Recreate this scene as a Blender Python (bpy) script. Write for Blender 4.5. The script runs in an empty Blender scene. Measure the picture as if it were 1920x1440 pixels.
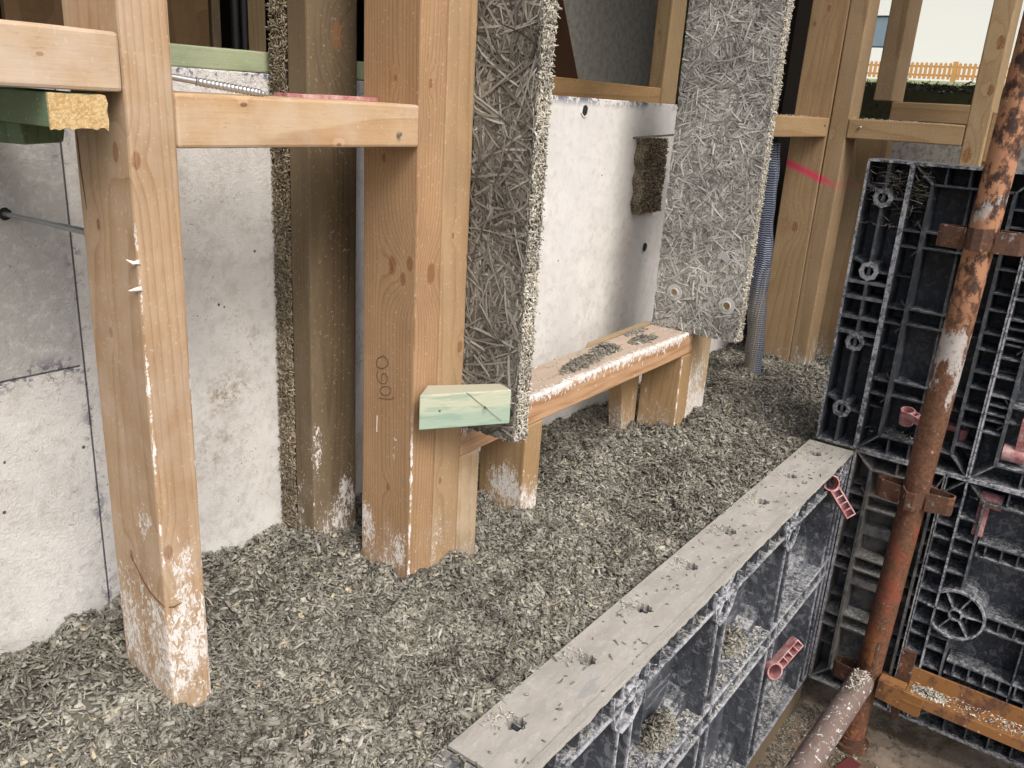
import bpy, math, random
import numpy as np
from mathutils import Matrix, Vector
rng = np.random.default_rng(7)
random.seed(7)
S = bpy.context.scene
COL = S.collection

# ------------------------------------------------------------------ camera
R = Matrix(((0.5957, 0.2222, -0.7718), (-0.8009, 0.2367, -0.5500), (0.0605, 0.9458, 0.3190)))
cam_d = bpy.data.cameras.new("camera")
cam = bpy.data.objects.new("camera", cam_d); COL.objects.link(cam)
cam_d.sensor_width = 36.0; cam_d.lens = 36.0 * 1580.46 / 1920.0
cam_d.clip_start = 0.02; cam_d.clip_end = 500
cam.matrix_world = Matrix.Translation((0, 0, .62)) @ R.to_quaternion().to_matrix().to_4x4()
S.camera = cam
# ------------------------------------------------------------------ world, sun, exposure
SUN_EL, SUN_AZ = math.radians(50), math.radians(204)      # azimuth clockwise from +Y
W = bpy.data.worlds.new("World"); S.world = W; W.use_nodes = True
wn = W.node_tree.nodes; wl = W.node_tree.links
sky = wn.new('ShaderNodeTexSky'); sky.sky_type = 'NISHITA'; sky.sun_disc = False
sky.sun_elevation = SUN_EL; sky.sun_rotation = SUN_AZ
sky.air_density = 1.0; sky.dust_density = 6.0; sky.ozone_density = 0.6
bg = wn['Background']; bg.inputs['Strength'].default_value = 0.15
wl.new(sky.outputs[0], bg.inputs[0])
sd = bpy.data.lights.new("sun", 'SUN'); sd.energy = 1.05; sd.angle = math.radians(30); sd.color = (.95, .975, 1.0)
so = bpy.data.objects.new("sun", sd); COL.objects.link(so)
dirv = Vector((math.sin(SUN_AZ) * math.cos(SUN_EL), math.cos(SUN_AZ) * math.cos(SUN_EL), math.sin(SUN_EL)))
so.rotation_euler = dirv.to_track_quat('Z', 'Y').to_euler()
S.view_settings.view_transform = 'Standard'; S.view_settings.look = 'None'
S.view_settings.exposure = 0.50; S.view_settings.gamma = 1
S.cycles.max_bounces = 6; S.cycles.diffuse_bounces = 4; S.cycles.glossy_bounces = 2
S.cycles.use_denoising = True

# ------------------------------------------------------------------ node helper
class NT:
    def __init__(s, name):
        s.m = bpy.data.materials.new(name); s.m.use_nodes = True
        s.t = s.m.node_tree; s.b = s.t.nodes['Principled BSDF']
        g = s.t.nodes.new('ShaderNodeNewGeometry'); s.P = g.outputs['Position']; s.N = g.outputs['Normal']
        x = s.t.nodes.new('ShaderNodeSeparateXYZ'); s.t.links.new(s.P, x.inputs[0])
        s.x, s.y, s.z = x.outputs
    def link(s, a, inp):
        if hasattr(a, 'links'): s.t.links.new(a, inp)
        else:
            try: inp.default_value = a
            except Exception: inp.default_value = (*a, 1)
    def math(s, op, a, b=0.0, c=None, clamp=False):
        n = s.t.nodes.new('ShaderNodeMath'); n.operation = op; n.use_clamp = clamp
        s.link(a, n.inputs[0]); s.link(b, n.inputs[1])
        if c is not None: s.link(c, n.inputs[2])
        return n.outputs[0]
    def add(s, a, b): return s.math('ADD', a, b)
    def sub(s, a, b): return s.math('SUBTRACT', a, b)
    def mul(s, a, b): return s.math('MULTIPLY', a, b)
    def mx(s, a, b): return s.math('MAXIMUM', a, b)
    def mn(s, a, b): return s.math('MINIMUM', a, b)
    def ss(s, v, a, b, lo=0., hi=1.):
        n = s.t.nodes.new('ShaderNodeMapRange'); n.interpolation_type = 'SMOOTHSTEP'
        s.link(v, n.inputs[0])
        for i, q in zip((1, 2, 3, 4), (a, b, lo, hi)): s.link(q, n.inputs[i])
        return n.outputs[0]
    def vec(s, x, y, z):
        n = s.t.nodes.new('ShaderNodeCombineXYZ')
        for i, q in enumerate((x, y, z)): s.link(q, n.inputs[i])
        return n.outputs[0]
    def mapv(s, sc, off=(0, 0, 0), v=None):
        n = s.t.nodes.new('ShaderNodeMapping'); s.t.links.new(v or s.P, n.inputs[0])
        n.inputs['Scale'].default_value = sc; n.inputs['Location'].default_value = off
        return n.outputs[0]
    def noise(s, scale=1., detail=3, rough=.55, sc=None, off=(0, 0, 0), v=None, dist=0.):
        n = s.t.nodes.new('ShaderNodeTexNoise')
        vv = s.mapv(sc or (1, 1, 1), off, v)
        s.t.links.new(vv, n.inputs['Vector'])
        n.inputs['Scale'].default_value = scale; n.inputs['Detail'].default_value = detail
        n.inputs['Roughness'].default_value = rough; n.inputs['Distortion'].default_value = dist
        return n.outputs[0]
    def voro(s, scale, sc=None, off=(0, 0, 0), feature='F1', rnd=1., v=None):
        n = s.t.nodes.new('ShaderNodeTexVoronoi'); n.feature = feature
        s.t.links.new(s.mapv(sc or (1, 1, 1), off, v), n.inputs['Vector']); n.inputs['Scale'].default_value = scale
        return n
    def mix(s, f, a, b):
        n = s.t.nodes.new('ShaderNodeMix'); n.data_type = 'RGBA'; n.clamp_factor = True
        s.link(f, n.inputs[0]); s.link(a if hasattr(a, 'links') else (*a, 1), n.inputs[6]); s.link(b if hasattr(b, 'links') else (*b, 1), n.inputs[7])
        return n.outputs[2]
    def hsv(s, c, v):
        n = s.t.nodes.new('ShaderNodeHueSaturation'); s.link(c, n.inputs['Color']); s.link(v, n.inputs['Value']); return n.outputs[0]
    def dist(s, p, sc=(1, 1, 1)):
        a = s.mul(s.sub(s.x, p[0]), sc[0]); b = s.mul(s.sub(s.y, p[1]), sc[1]); c = s.mul(s.sub(s.z, p[2]), sc[2])
        return s.math('SQRT', s.add(s.add(s.mul(a, a), s.mul(b, b)), s.mul(c, c)))
    def bump(s, h, strength=.5, d=.001):
        n = s.t.nodes.new('ShaderNodeBump'); n.inputs['Strength'].default_value = strength; n.inputs['Distance'].default_value = d
        s.link(h, n.inputs['Height']); s.t.links.new(n.outputs[0], s.b.inputs['Normal'])
    def out(s, col, rough=.7, metal=0., spec=.3):
        s.link(col if hasattr(col, 'links') else (*col, 1), s.b.inputs['Base Color']); s.link(rough, s.b.inputs['Roughness'])
        s.link(metal, s.b.inputs['Metallic']); s.b.inputs['Specular IOR Level'].default_value = spec
        return s.m
    def attr(s, name):
        n = s.t.nodes.new('ShaderNodeAttribute'); n.attribute_name = name; return n.outputs['Fac']

LIGHT = ((.54, .365, .23), (.38, .21, .105))
def wood(name, axis=2, cols=LIGHT, seed=0, freq=170., knots=(), splash=None, edges=(), pith=(.05, .06), dirt=0., lat=.8, grey=0., marks=(), rough=.75, weep=0., pale=0., patches=()):
    """axis = grain axis; knots = ((x,y,z),r); splash = height below which lime flecks get dense;
    edges = vertical arrises ((x,y),ztop) with a lime crust; marks = spray line in y,z."""
    cols = tuple((c_[0] * .77, c_[1] * .775, c_[2] * .745) for c_ in cols)
    n = NT(name)
    ax = [n.x, n.y, n.z]; al = ax.pop(axis); u, v = ax
    st = [1., 1., 1.]; st[axis] = .06
    off = (seed * 1.7, seed * .9, seed * 2.3)
    w1 = n.noise(14, 2, .5, st, off); w2 = n.noise(11, 2, .5, st, (off[0] + 5, off[1], off[2] + 3))
    uu = n.add(n.add(u, pith[0] + seed * .013), n.mul(w1, .045)); vv = n.add(n.add(v, pith[1]), n.mul(w2, .045))
    r = n.math('SQRT', n.add(n.mul(uu, uu), n.mul(vv, vv)))
    r = n.add(r, n.mul(al, .018 * (1 if seed % 2 else -1)))
    kcol = None; kd = 0.0
    for p, kr in knots:
        kr = kr * .8
        sc = [1., 1., 1.]; sc[axis] = .55
        d = n.dist(p, sc)
        g = n.math('POWER', 2.718, n.mul(n.mul(d, d), -1. / (2 * (kr * 2.2) ** 2)))
        r = n.add(r, n.mul(g, kr * 2.2))
        dn = n.add(d, n.mul(n.sub(n.noise(150, 2), .5), kr * .5))
        core = n.ss(dn, kr * .75, kr * 1.1, 1, 0)
        kcol = core if kcol is None else n.mx(kcol, core)
    fr = n.math('FRACT', n.mul(r, freq))
    late = n.math('POWER', fr, 3.6)
    late = n.mul(late, n.ss(fr, .93, 1.0, 1, 0))
    st2 = [1., 1., 1.]; st2[axis] = .03
    fib = n.noise(620, 3, .7, st2, off)
    blot = n.noise(9, 3, .6, None, off)
    st3 = [1., 1., 1.]; st3[axis] = .15
    streak = n.noise(45, 3, .6, st3, off)
    f = n.add(n.mul(late, lat), n.mul(n.sub(streak, .5), .7))
    c = n.mix(n.add(f, .08), cols[0], cols[1])
    c = n.hsv(c, n.add(.58, n.add(n.mul(fib, .38), n.mul(blot, .46))))
    if kcol is not None:
        c = n.mix(n.mul(kcol, .85), c, n.mix(n.ss(n.math('FRACT', n.mul(r, freq * 2.2)), .5, .95), (.26, .125, .055), (.13, .055, .025)))
    fl = n.noise(260, 2, .6, (1, 1, 1), off)
    c = n.mix(n.mul(n.ss(fl, .62, .72), .35), c, (.66, .57, .45)); c = n.mix(n.mul(n.ss(n.noise(300, 3, .7, st3, (off[0], 2, 9)), .60, .68), .30), c, (.20, .13, .075))
    c = n.mix(n.mul(n.ss(n.noise(13, 5, .7, st3, (off[0] + 2, 5, 1)), .52, .70), .35), c, n.mix(.5, cols[1], (.16, .085, .04)))
    if pale: c = n.mix(n.mul(n.ss(n.noise(22, 4, .6, None, off), .35, .75), pale), c, (.62, .55, .47))
    if grey: c = n.mix(n.mul(n.ss(n.noise(16, 4, .65, st3, off), .3, .65), grey), c, (.21, .17, .11))
    if weep: c = n.mix(n.mul(n.ss(n.noise(20, 4, .7, st3, (off[0] + 9, 0, 0)), .5, .7), weep), c, (.2, .1, .04))
    if splash:
        top, amt = splash
        low = n.ss(n.z, -.04, top, 1, 0)
        f1 = n.noise(210, 5, .8, (1, 1, .5), (off[0], 3, 1), dist=.9)
        f2 = n.noise(26, 4, .6, (1, 1, .5), (off[0], 7, 2))
        thr = n.sub(n.add(.735, n.mul(n.sub(.5, f2), .42)), n.mul(low, .215 * amt))
        for pc, psc in patches:
            thr = n.sub(thr, n.mul(n.ss(n.dist(pc, psc), .2, 1., 1, 0), .165))
        m = n.mul(n.ss(n.sub(f1, thr), 0, .055), n.ss(n.noise(75, 4, .7), .32, .52, .5, .97))
        hz = n.mul(n.ss(n.add(n.mul(low, .6), n.mul(n.sub(f2, .5), 1.4)), .25, .8), .35 * amt)
        c = n.mix(hz, c, (.50, .44, .37))
        for (ex, ey), zt in edges:
            dx = n.sub(n.x, ex); dy = n.sub(n.y, ey)
            d = n.math('SQRT', n.add(n.mul(dx, dx), n.mul(dy, dy)))
            e = n.add(d, n.mul(n.sub(n.noise(70, 5, .8, (1, 1, .5), (ex, 0, 0)), .5), .016))
            m = n.mx(m, n.mul(n.ss(e, .0003, .0014, 1, 0), n.ss(n.add(n.z, n.mul(n.sub(f2, .5), .25)), zt - .05, zt + .02, 1, 0)))
        c = n.mix(m, c, (.74, .73, .71))
    for (p0, p1, wd, colr) in marks:
        dy, dz = p1[0] - p0[0], p1[1] - p0[1]; L = math.hypot(dy, dz)
        q = n.add(n.mul(n.sub(n.y, p0[0]), dy / L), n.mul(n.sub(n.z, p0[1]), dz / L))
        e = n.add(n.mul(n.sub(n.y, p0[0]), -dz / L), n.mul(n.sub(n.z, p0[1]), dy / L))
        m = n.mul(n.ss(n.math('ABSOLUTE', e), 0, wd, 1, 0), n.mul(n.ss(q, -.01, .01), n.ss(q, L - .05, L + .02, 1, 0)))
        c = n.mix(n.mul(m, .85), c, colr)
    if dirt: c = n.mix(n.mul(n.ss(n.add(n.z, n.mul(n.noise(30, 4), .12)), 0, .16, 1, 0), dirt), c, (.17, .13, .09))
    n.bump(n.add(n.mul(fib, .7), n.mul(late, .5)), .35, .0006)
    return n.out(c, rough, 0, .25)

def simple(name, col, rough=.6, metal=0., var=.25, sc=40, spec=.4):
    n = NT(name); q = n.noise(sc, 4, .65)
    return n.out(n.hsv(n.mix(0, col, col), n.add(1 - var / 2, n.mul(q, var))), rough, metal, spec)

# ------------------------------------------------------------------ mesh helper
class MB:
    def __init__(s): s.v = []; s.f = []; s.mi = []
    def quad(s, *idx, m=0): s.f.append(idx); s.mi.append(m)
    def pts(s, P): k = len(s.v); s.v += [tuple(p) for p in P]; return k
    def hexa(s, P, m=0):
        k = s.pts(P)
        for q in ((3, 2, 1, 0), (4, 5, 6, 7), (0, 1, 5, 4), (1, 2, 6, 5), (2, 3, 7, 6), (3, 0, 4, 7)):
            s.quad(*[k + i for i in q], m=m)
    def box(s, x0, x1, y0, y1, z0, z1, m=0):
        s.hexa([(x0, y0, z0), (x1, y0, z0), (x1, y1, z0), (x0, y1, z0), (x0, y0, z1), (x1, y0, z1), (x1, y1, z1), (x0, y1, z1)], m)
    def prism(s, poly, a, b, fn, m=0, caps=True):
        n = len(poly); k = s.pts([fn(u, v, a) for u, v in poly] + [fn(u, v, b) for u, v in poly])
        for i in range(n):
            j = (i + 1) % n; s.quad(k + i, k + j, k + n + j, k + n + i, m=m)
        if caps: s.quad(*[k + i for i in reversed(range(n))], m=m); s.quad(*[k + n + i for i in range(n)], m=m)
    def ring(s, outer, inner, a, b, fn, m=0):
        n = len(outer); k = s.pts([fn(u, v, a) for u, v in outer] + [fn(u, v, a) for u, v in inner] + [fn(u, v, b) for u, v in outer] + [fn(u, v, b) for u, v in inner])
        for i in range(n):
            j = (i + 1) % n
            s.quad(k + i, k + j, k + n + j, k + n + i, m=m); s.quad(k + 2*n + i, k + 3*n + i, k + 3*n + j, k + 2*n + j, m=m)
            s.quad(k + i, k + 2*n + i, k + 2*n + j, k + j, m=m); s.quad(k + n + i, k + n + j, k + 3*n + j, k + 3*n + i, m=m)
    def tube(s, path, rad, seg=12, m=0, caps=True):
        path = [Vector(p) for p in path]; base = len(s.v); nP = len(path)
        for i, p in enumerate(path):
            t = (path[min(i + 1, nP - 1)] - path[max(i - 1, 0)]).normalized()
            up = Vector((0, 0, 1)) if abs(t.z) < .9 else Vector((1, 0, 0))
            a = t.cross(up).normalized(); b = t.cross(a)
            r = rad[i] if hasattr(rad, '__len__') else rad
            for k in range(seg):
                th = 2 * math.pi * k / seg; s.v.append(tuple(p + a * (r * math.cos(th)) + b * (r * math.sin(th))))
        for i in range(nP - 1):
            for k in range(seg):
                j = (k + 1) % seg; s.quad(base + i*seg + k, base + i*seg + j, base + (i+1)*seg + j, base + (i+1)*seg + k, m=m)
        if caps:
            s.quad(*[base + k for k in reversed(range(seg))], m=m); s.quad(*[base + (nP-1)*seg + k for k in range(seg)], m=m)
    def build(s, name, mats, parent=None, bevel=0., smooth=False, origin=None):
        V = np.array(s.v, dtype=float)
        lo, hi = V.min(0), V.max(0)
        o = np.array(origin) if origin is not None else np.array([(lo[0]+hi[0])/2, (lo[1]+hi[1])/2, lo[2]])
        if parent is not None: o = np.array(parent['_o'])
        me = bpy.data.meshes.new(name); me.from_pydata((V - o).tolist(), [], s.f)
        for mt in (mats if isinstance(mats, (list, tuple)) else [mats]): me.materials.append(mt)
        me.polygons.foreach_set('material_index', s.mi)
        if smooth: me.polygons.foreach_set('use_smooth', [True] * len(s.f))
        me.update()
        ob = bpy.data.objects.new(name, me); COL.objects.link(ob)
        if parent is None: ob.location = o.tolist(); ob['_o'] = o.tolist()
        else: ob.parent = parent; ob['_o'] = o.tolist()
        if bevel:
            b = ob.modifiers.new('bevel', 'BEVEL'); b.width = bevel; b.segments = 2; b.limit_method = 'ANGLE'; b.harden_normals = False
        if smooth:
            try:
                me.set_sharp_from_angle(angle=math.radians(40))
            except Exception: pass
        return ob

def tag(o, label=None, cat=None, group=None, kind=None):
    if label: o['label'] = label
    if cat: o['category'] = cat
    if group: o['group'] = group
    if kind: o['kind'] = kind
    return o
def empty(name, loc, label, cat, group=None):
    e = bpy.data.objects.new(name, None); COL.objects.link(e); e.location = loc; e['_o'] = list(loc); e.empty_display_size = .02
    return tag(e, label, cat, group)

def timber(name, label, cat, x0, x1, y0, y1, z0, z1, mat, bevel=.0022, group=None, parent=None):
    """Sawn timber: slightly bowed box so the arrises are not ruler-straight."""
    m = MB(); d = (x1 - x0, y1 - y0, z1 - z0); a = int(np.argmax(d)); n = max(2, int(d[a] / .05))
    ph = random.random() * 6; ph2 = random.random() * 6
    o1, o2 = [i for i in range(3) if i != a]
    lo = (x0, y0, z0); prev = None; rows = []
    for i in range(n + 1):
        t = i / n; al = lo[a] + d[a] * t
        e1 = .0006 * math.sin(al * 9 + ph); e2 = .0006 * math.sin(al * 7 + ph2)
        ring = []
        for s1, s2 in ((0, 0), (1, 0), (1, 1), (0, 1)):
            p = [0, 0, 0]; p[a] = al
            p[o1] = lo[o1] + d[o1] * s1 + e1 + random.uniform(-.0002, .0002); p[o2] = lo[o2] + d[o2] * s2 + e2 + random.uniform(-.0002, .0002); ring.append(p)
        rows.append(m.pts(ring))
    for i in range(n):
        for k in range(4):
            j = (k + 1) % 4; m.quad(rows[i] + k, rows[i] + j, rows[i+1] + j, rows[i+1] + k)
    m.quad(*[rows[0] + k for k in (3, 2, 1, 0)]); m.quad(*[rows[-1] + k for k in range(4)])
    ob = m.build(name, mat, parent, bevel)
    # consistent outward normals
    import bmesh
    bm = bmesh.new(); bm.from_mesh(ob.data); bmesh.ops.recalc_face_normals(bm, faces=bm.faces); bm.to_mesh(ob.data); bm.free()
    if parent is None: tag(ob, label, cat, group)
    return ob

# ------------------------------------------------------------------ value noise for heights
def vnoise(x, y, scale, seed):
    r = np.random.default_rng(seed); G = r.random((256, 256))
    u = x * scale + 37.3; v = y * scale + 91.7
    i = np.floor(u).astype(int); j = np.floor(v).astype(int); fu = u - i; fv = v - j
    fu = fu * fu * (3 - 2 * fu); fv = fv * fv * (3 - 2 * fv); i &= 255; j &= 255; i1 = (i + 1) & 255; j1 = (j + 1) & 255
    return (G[i, j] * (1 - fu) + G[i1, j] * fu) * (1 - fv) + (G[i, j1] * (1 - fu) + G[i1, j1] * fu) * fv - .5
def sm(t, a, b):
    t = np.clip((t - a) / (b - a), 0, 1); return t * t * (3 - 2 * t)
def fill_h(x, y):
    h = -.008 + .022 * sm(y, .60, .85) * (1 - sm(x, .55, .95))
    h += .030 * np.exp(-(((x - .36) / .05) ** 2 + ((y - .79) / .05) ** 2))
    h += .022 * np.exp(-(((x - .70) / .05) ** 2 + ((y - .80) / .05) ** 2))
    h += .030 * np.exp(-(((x - .93) / .03) ** 2 + ((y - .74) / .05) ** 2))
    h -= .022 * sm(x, 1.0, 1.5) * sm(y, .66, .85)
    h -= .006 * np.exp(-((y - .445) / .012) ** 2)
    for fx, fy in ((.41, .655), (.78, .65), (1.015, .65)):
        h -= .012 * np.exp(-(((x - fx) / .03) ** 2 + ((y - fy) / .018) ** 2))
    h += .024 * vnoise(x, y, 11, 1) + .020 * vnoise(x, y, 30, 2) + .014 * vnoise(x, y, 62, 3) + .006 * vnoise(x, y, 130, 4)
    h += .018 * np.exp(-(((x - 1.95) / .18) ** 2 + ((y - .58) / .12) ** 2))
    return h

def chips_mesh(name, mat, P, N, L, Wd, T, yaw, tone, extra=None):
    """vectorised little boxes with tapered ends, bent in the middle. P centres, N normals."""
    n = len(P); N = N / np.linalg.norm(N, axis=1, keepdims=True)
    ref = np.stack([np.cos(yaw), np.sin(yaw), np.zeros(n)], 1)
    bad = np.abs((ref * N).sum(1)) > .95; ref[bad] = [0, 0, 1]
    A = ref - N * (ref * N).sum(1, keepdims=True); A /= np.linalg.norm(A, axis=1, keepdims=True)
    B = np.cross(N, A)
    r = np.random.default_rng(3)
    V = np.zeros((n, 12, 3)); bend = r.uniform(-.12, .12, n) * L
    for i, t in enumerate((-.5, 0, .5)):
        w = Wd * (r.uniform(.35, 1, n) if t else 1.0)
        sk = r.uniform(-.25, .25, n) * Wd
        c = P + A * (t * L)[:, None] + B * sk[:, None] + N * (bend * (1 if t == 0 else -.3))[:, None]
        for k, (sb, sn) in enumerate(((-.5, -.5), (.5, -.5), (.5, .5), (-.5, .5))):
            V[:, i*4 + k] = c + B * (sb * w)[:, None] + N * (sn * T)[:, None]
    F = []
    for i in (0, 1):
        for k in range(4):
            j = (k + 1) % 4; F.append((i*4 + k, i*4 + j, i*4 + 4 + j, i*4 + 4 + k))
    F += [(3, 2, 1, 0), (8, 9, 10, 11)]
    F = (np.array(F)[None] + (np.arange(n) * 12)[:, None, None]).reshape(-1, 4)
    return raw_mesh(name, mat, V.reshape(-1, 3), F, np.repeat(tone, 12), extra)

def raw_mesh(name, mats, V, F, tone, extra=None, mi=None):
    if extra is not None:
        V2, F2, t2 = extra; F = np.concatenate([F, F2 + len(V)]); V = np.concatenate([V, V2]); tone = np.concatenate([tone, t2])
    o = np.array([(V[:, 0].min() + V[:, 0].max())/2, (V[:, 1].min() + V[:, 1].max())/2, V[:, 2].min()])
    me = bpy.data.meshes.new(name)
    me.vertices.add(len(V)); me.vertices.foreach_set('co', (V - o).astype(np.float32).ravel())
    me.loops.add(F.size); me.loops.foreach_set('vertex_index', F.astype(np.int32).ravel())
    me.polygons.add(len(F)); me.polygons.foreach_set('loop_start', (np.arange(len(F)) * 4).astype(np.int32))
    at = me.attributes.new('tone', 'FLOAT', 'POINT'); at.data.foreach_set('value', tone.astype(np.float32))
    for mt in (mats if isinstance(mats, (list, tuple)) else [mats]): me.materials.append(mt)
    me.update(calc_edges=True)
    ob = bpy.data.objects.new(name, me); COL.objects.link(ob); ob.location = o.tolist(); ob['_o'] = o.tolist()
    return ob

def ribbons(n, P, D, N, L, Wd, curl, K, lift, wave=.55):
    """flat curling strands. P start, D direction, N surface normal; returns V, F, count per strand."""
    r = np.random.default_rng(len(P)); D = D / np.linalg.norm(D, axis=1, keepdims=True)
    B = np.cross(N, D); th = np.zeros(n); pos = P.copy(); V = np.zeros((n, (K + 1) * 2, 3))
    roll = r.uniform(-.35, .35, n)
    hs = r.uniform(0, 1, n); amp = r.uniform(0, lift * wave, n); phz = r.uniform(0, 6.28, n)
    for i in range(K + 1):
        d = D * np.cos(th)[:, None] + B * np.sin(th)[:, None]; b = np.cross(N, d)
        w = Wd * (.55 if i in (0, K) else 1.)
        c = pos + N * (amp * np.sin(phz + i * .35) + hs * lift)[:, None]
        bb = b * np.cos(roll)[:, None] + N * np.sin(roll)[:, None]
        V[:, 2*i] = c - bb * (w/2)[:, None]; V[:, 2*i + 1] = c + bb * (w/2)[:, None]
        pos = pos + d * (L / K)[:, None]; th = th + curl / K + r.normal(0, .03, n)
    F = np.array([(2*i, 2*i + 1, 2*i + 3, 2*i + 2) for i in range(K)])
    F = (F[None] + (np.arange(n) * (K + 1) * 2)[:, None, None]).reshape(-1, 4)
    return V.reshape(-1, 3), F, (K + 1) * 2

# ------------------------------------------------------------------ materials
def mat_shiv(name, dark, mid, light, straw=(.44, .39, .28)):
    n = NT(name); t = n.attr('tone')
    c = n.mix(n.ss(t, 0, .5), dark, mid); c = n.mix(n.ss(t, .5, .93), c, light); c = n.mix(n.ss(t, .955, .97), c, straw)
    q = n.noise(420, 3, .7); c = n.hsv(c, n.add(.72, n.mul(q, .56)))
    c = n.hsv(c, n.add(.70, n.mul(n.ss(n.noise(11, 4, .6), .3, .7), .48)))
    n.bump(q, .5, .0008); return n.out(c, .9, 0, .15)
M_shiv = mat_shiv('hemp_shiv', (.085, .082, .067), (.24, .234, .20), (.405, .395, .35))
M_shivpale = mat_shiv('pale_shiv', (.30, .28, .22), (.50, .48, .41), (.70, .69, .64))
M_shivdark = simple('dark_shiv_bed', (.11, .10, .08), .95, 0, .5, 200)  # dark bed colour standing for the shade between chips
M_ww1 = mat_shiv('wood_wool_brown', (.105, .098, .085), (.24, .228, .20), (.36, .345, .31), (.36, .27, .17))
M_ww2 = mat_shiv('wood_wool_grey', (.18, .178, .16), (.40, .395, .37), (.57, .565, .54), (.44, .39, .30))
M_wwe = mat_shiv('wood_wool_edge', (.24, .225, .19), (.44, .42, .36), (.62, .60, .54), (.52, .46, .34))
M_wwd = mat_shiv('wood_wool_brown_edge', (.13, .105, .07), (.27, .23, .165), (.40, .35, .27), (.42, .33, .2))  # brown-grey fibres of the board seen edge-on

def mat_wall():
    n = NT('cast_lime_wall')
    a = n.noise(11, 5, .6); b = n.noise(60, 5, .7); f = n.noise(330, 3, .7)
    c = n.mix(n.ss(a, .3, .7), (.63, .63, .615), (.74, .74, .725))
    c = n.mix(n.mul(n.ss(b, .46, .68), .5), c, (.47, .455, .43)); c = n.mix(n.mul(n.ss(n.noise(24, 6, .8, None, (7, 7, 7)), .5, .68), .3), c, (.50, .48, .43))
    left = n.ss(n.x, .436, .446, 1, 0); up = n.ss(n.z, .312, .318); lu = n.mul(left, up)
    c = n.mix(n.mul(lu, .7), c, (.36, .365, .365))
    c = n.mix(n.mul(lu, n.mul(n.ss(n.noise(75, 5, .75), .48, .62), .45)), c, (.68, .68, .67))
    right = n.ss(n.x, .95, 1.1)
    c = n.mix(n.mul(right, n.mul(n.ss(n.noise(8, 3, .5, (1, 1, .35)), .35, .7), .45)), c, (.66, .675, .70))
    # fibrous squiggles pressed in the face
    for k, (s, wd, col, am) in enumerate(((95, .006, (.36, .31, .24), .75), (140, .007, (.40, .38, .34), .6), (55, .004, (.30, .24, .17), .7))):
        q = n.noise(s, 1, .5, (1, 1, 1.1), (k * 3.1, 0, 0), dist=1.4)
        mk = n.noise(s * .45, 2, .5, None, (0, k * 5.3, 0))
        l = n.mul(n.ss(n.math('ABSOLUTE', n.sub(q, .5)), wd * .5, wd * 2.2, 1, 0), n.ss(mk, .53, .60))
        c = n.mix(n.mul(l, n.mul(am, n.ss(n.x, .95, 1.1, 1, .15))), c, col)
    # brown dirt patches
    e = n.mx(n.ss(n.dist((.62, .893, .235), (1, 1, 1)), .0, .055, 1, 0), n.ss(n.dist((.665, .893, .305), (1.4, 1, 1)), .0, .03, 1, 0))
    e = n.mx(e, n.mul(n.ss(n.dist((.60, .893, .16), (1, 1, 1)), 0, .07, 1, 0), .7))
    d = n.mul(e, n.ss(n.noise(70, 6, .8), .46, .62)); c = n.mix(n.mul(d, .95), c, (.30, .22, .145))
    # blow holes
    v = n.voro(34); rr = n.noise(24, 1, .5); hole = n.mul(n.ss(v.outputs['Distance'], .05, .085, 1, 0), n.ss(rr, .56, .6))
    c = n.mix(hole, c, (.10, .09, .08))
    # blue-black release film beside the shutter joints and the top edge
    jx = n.math('ABSOLUTE', n.sub(n.x, .441)); jz = n.mx(n.math('ABSOLUTE', n.sub(n.z, .315)), n.mul(n.sub(1, left), 1.))
    top = n.math('ABSOLUTE', n.sub(.634, n.z))
    near = n.mx(n.mx(n.ss(jx, 0, .014, .75, 0), n.ss(jz, 0, .022, 1, 0)), n.ss(top, .0, .022, 1.15, 0))
    blue = n.mul(near, n.ss(n.add(n.noise(85, 5, .75), n.mul(n.noise(14, 2, .5, None, (4, 0, 0)), .7)), .86, .93))
    c = n.mix(n.mul(blue, .85), c, (.085, .09, .15))
    jl = n.mx(n.ss(jx, .0005, .0014, 1, 0), n.ss(jz, .0005, .0014, 1, 0)); c = n.mix(n.mul(jl, .9), c, (.05, .05, .07))
    n.bump(n.add(n.mul(b, .9), n.add(n.mul(n.noise(230, 4, .75, (1, 1, 1), (1, 2, 3), dist=1.), n.ss(n.x, .95, 1.1, 1.5, .08)), n.mul(jl, -1.2))), .6, .0025)
    return n.out(c, .85, 0, .2)
M_wall = mat_wall()

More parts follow.
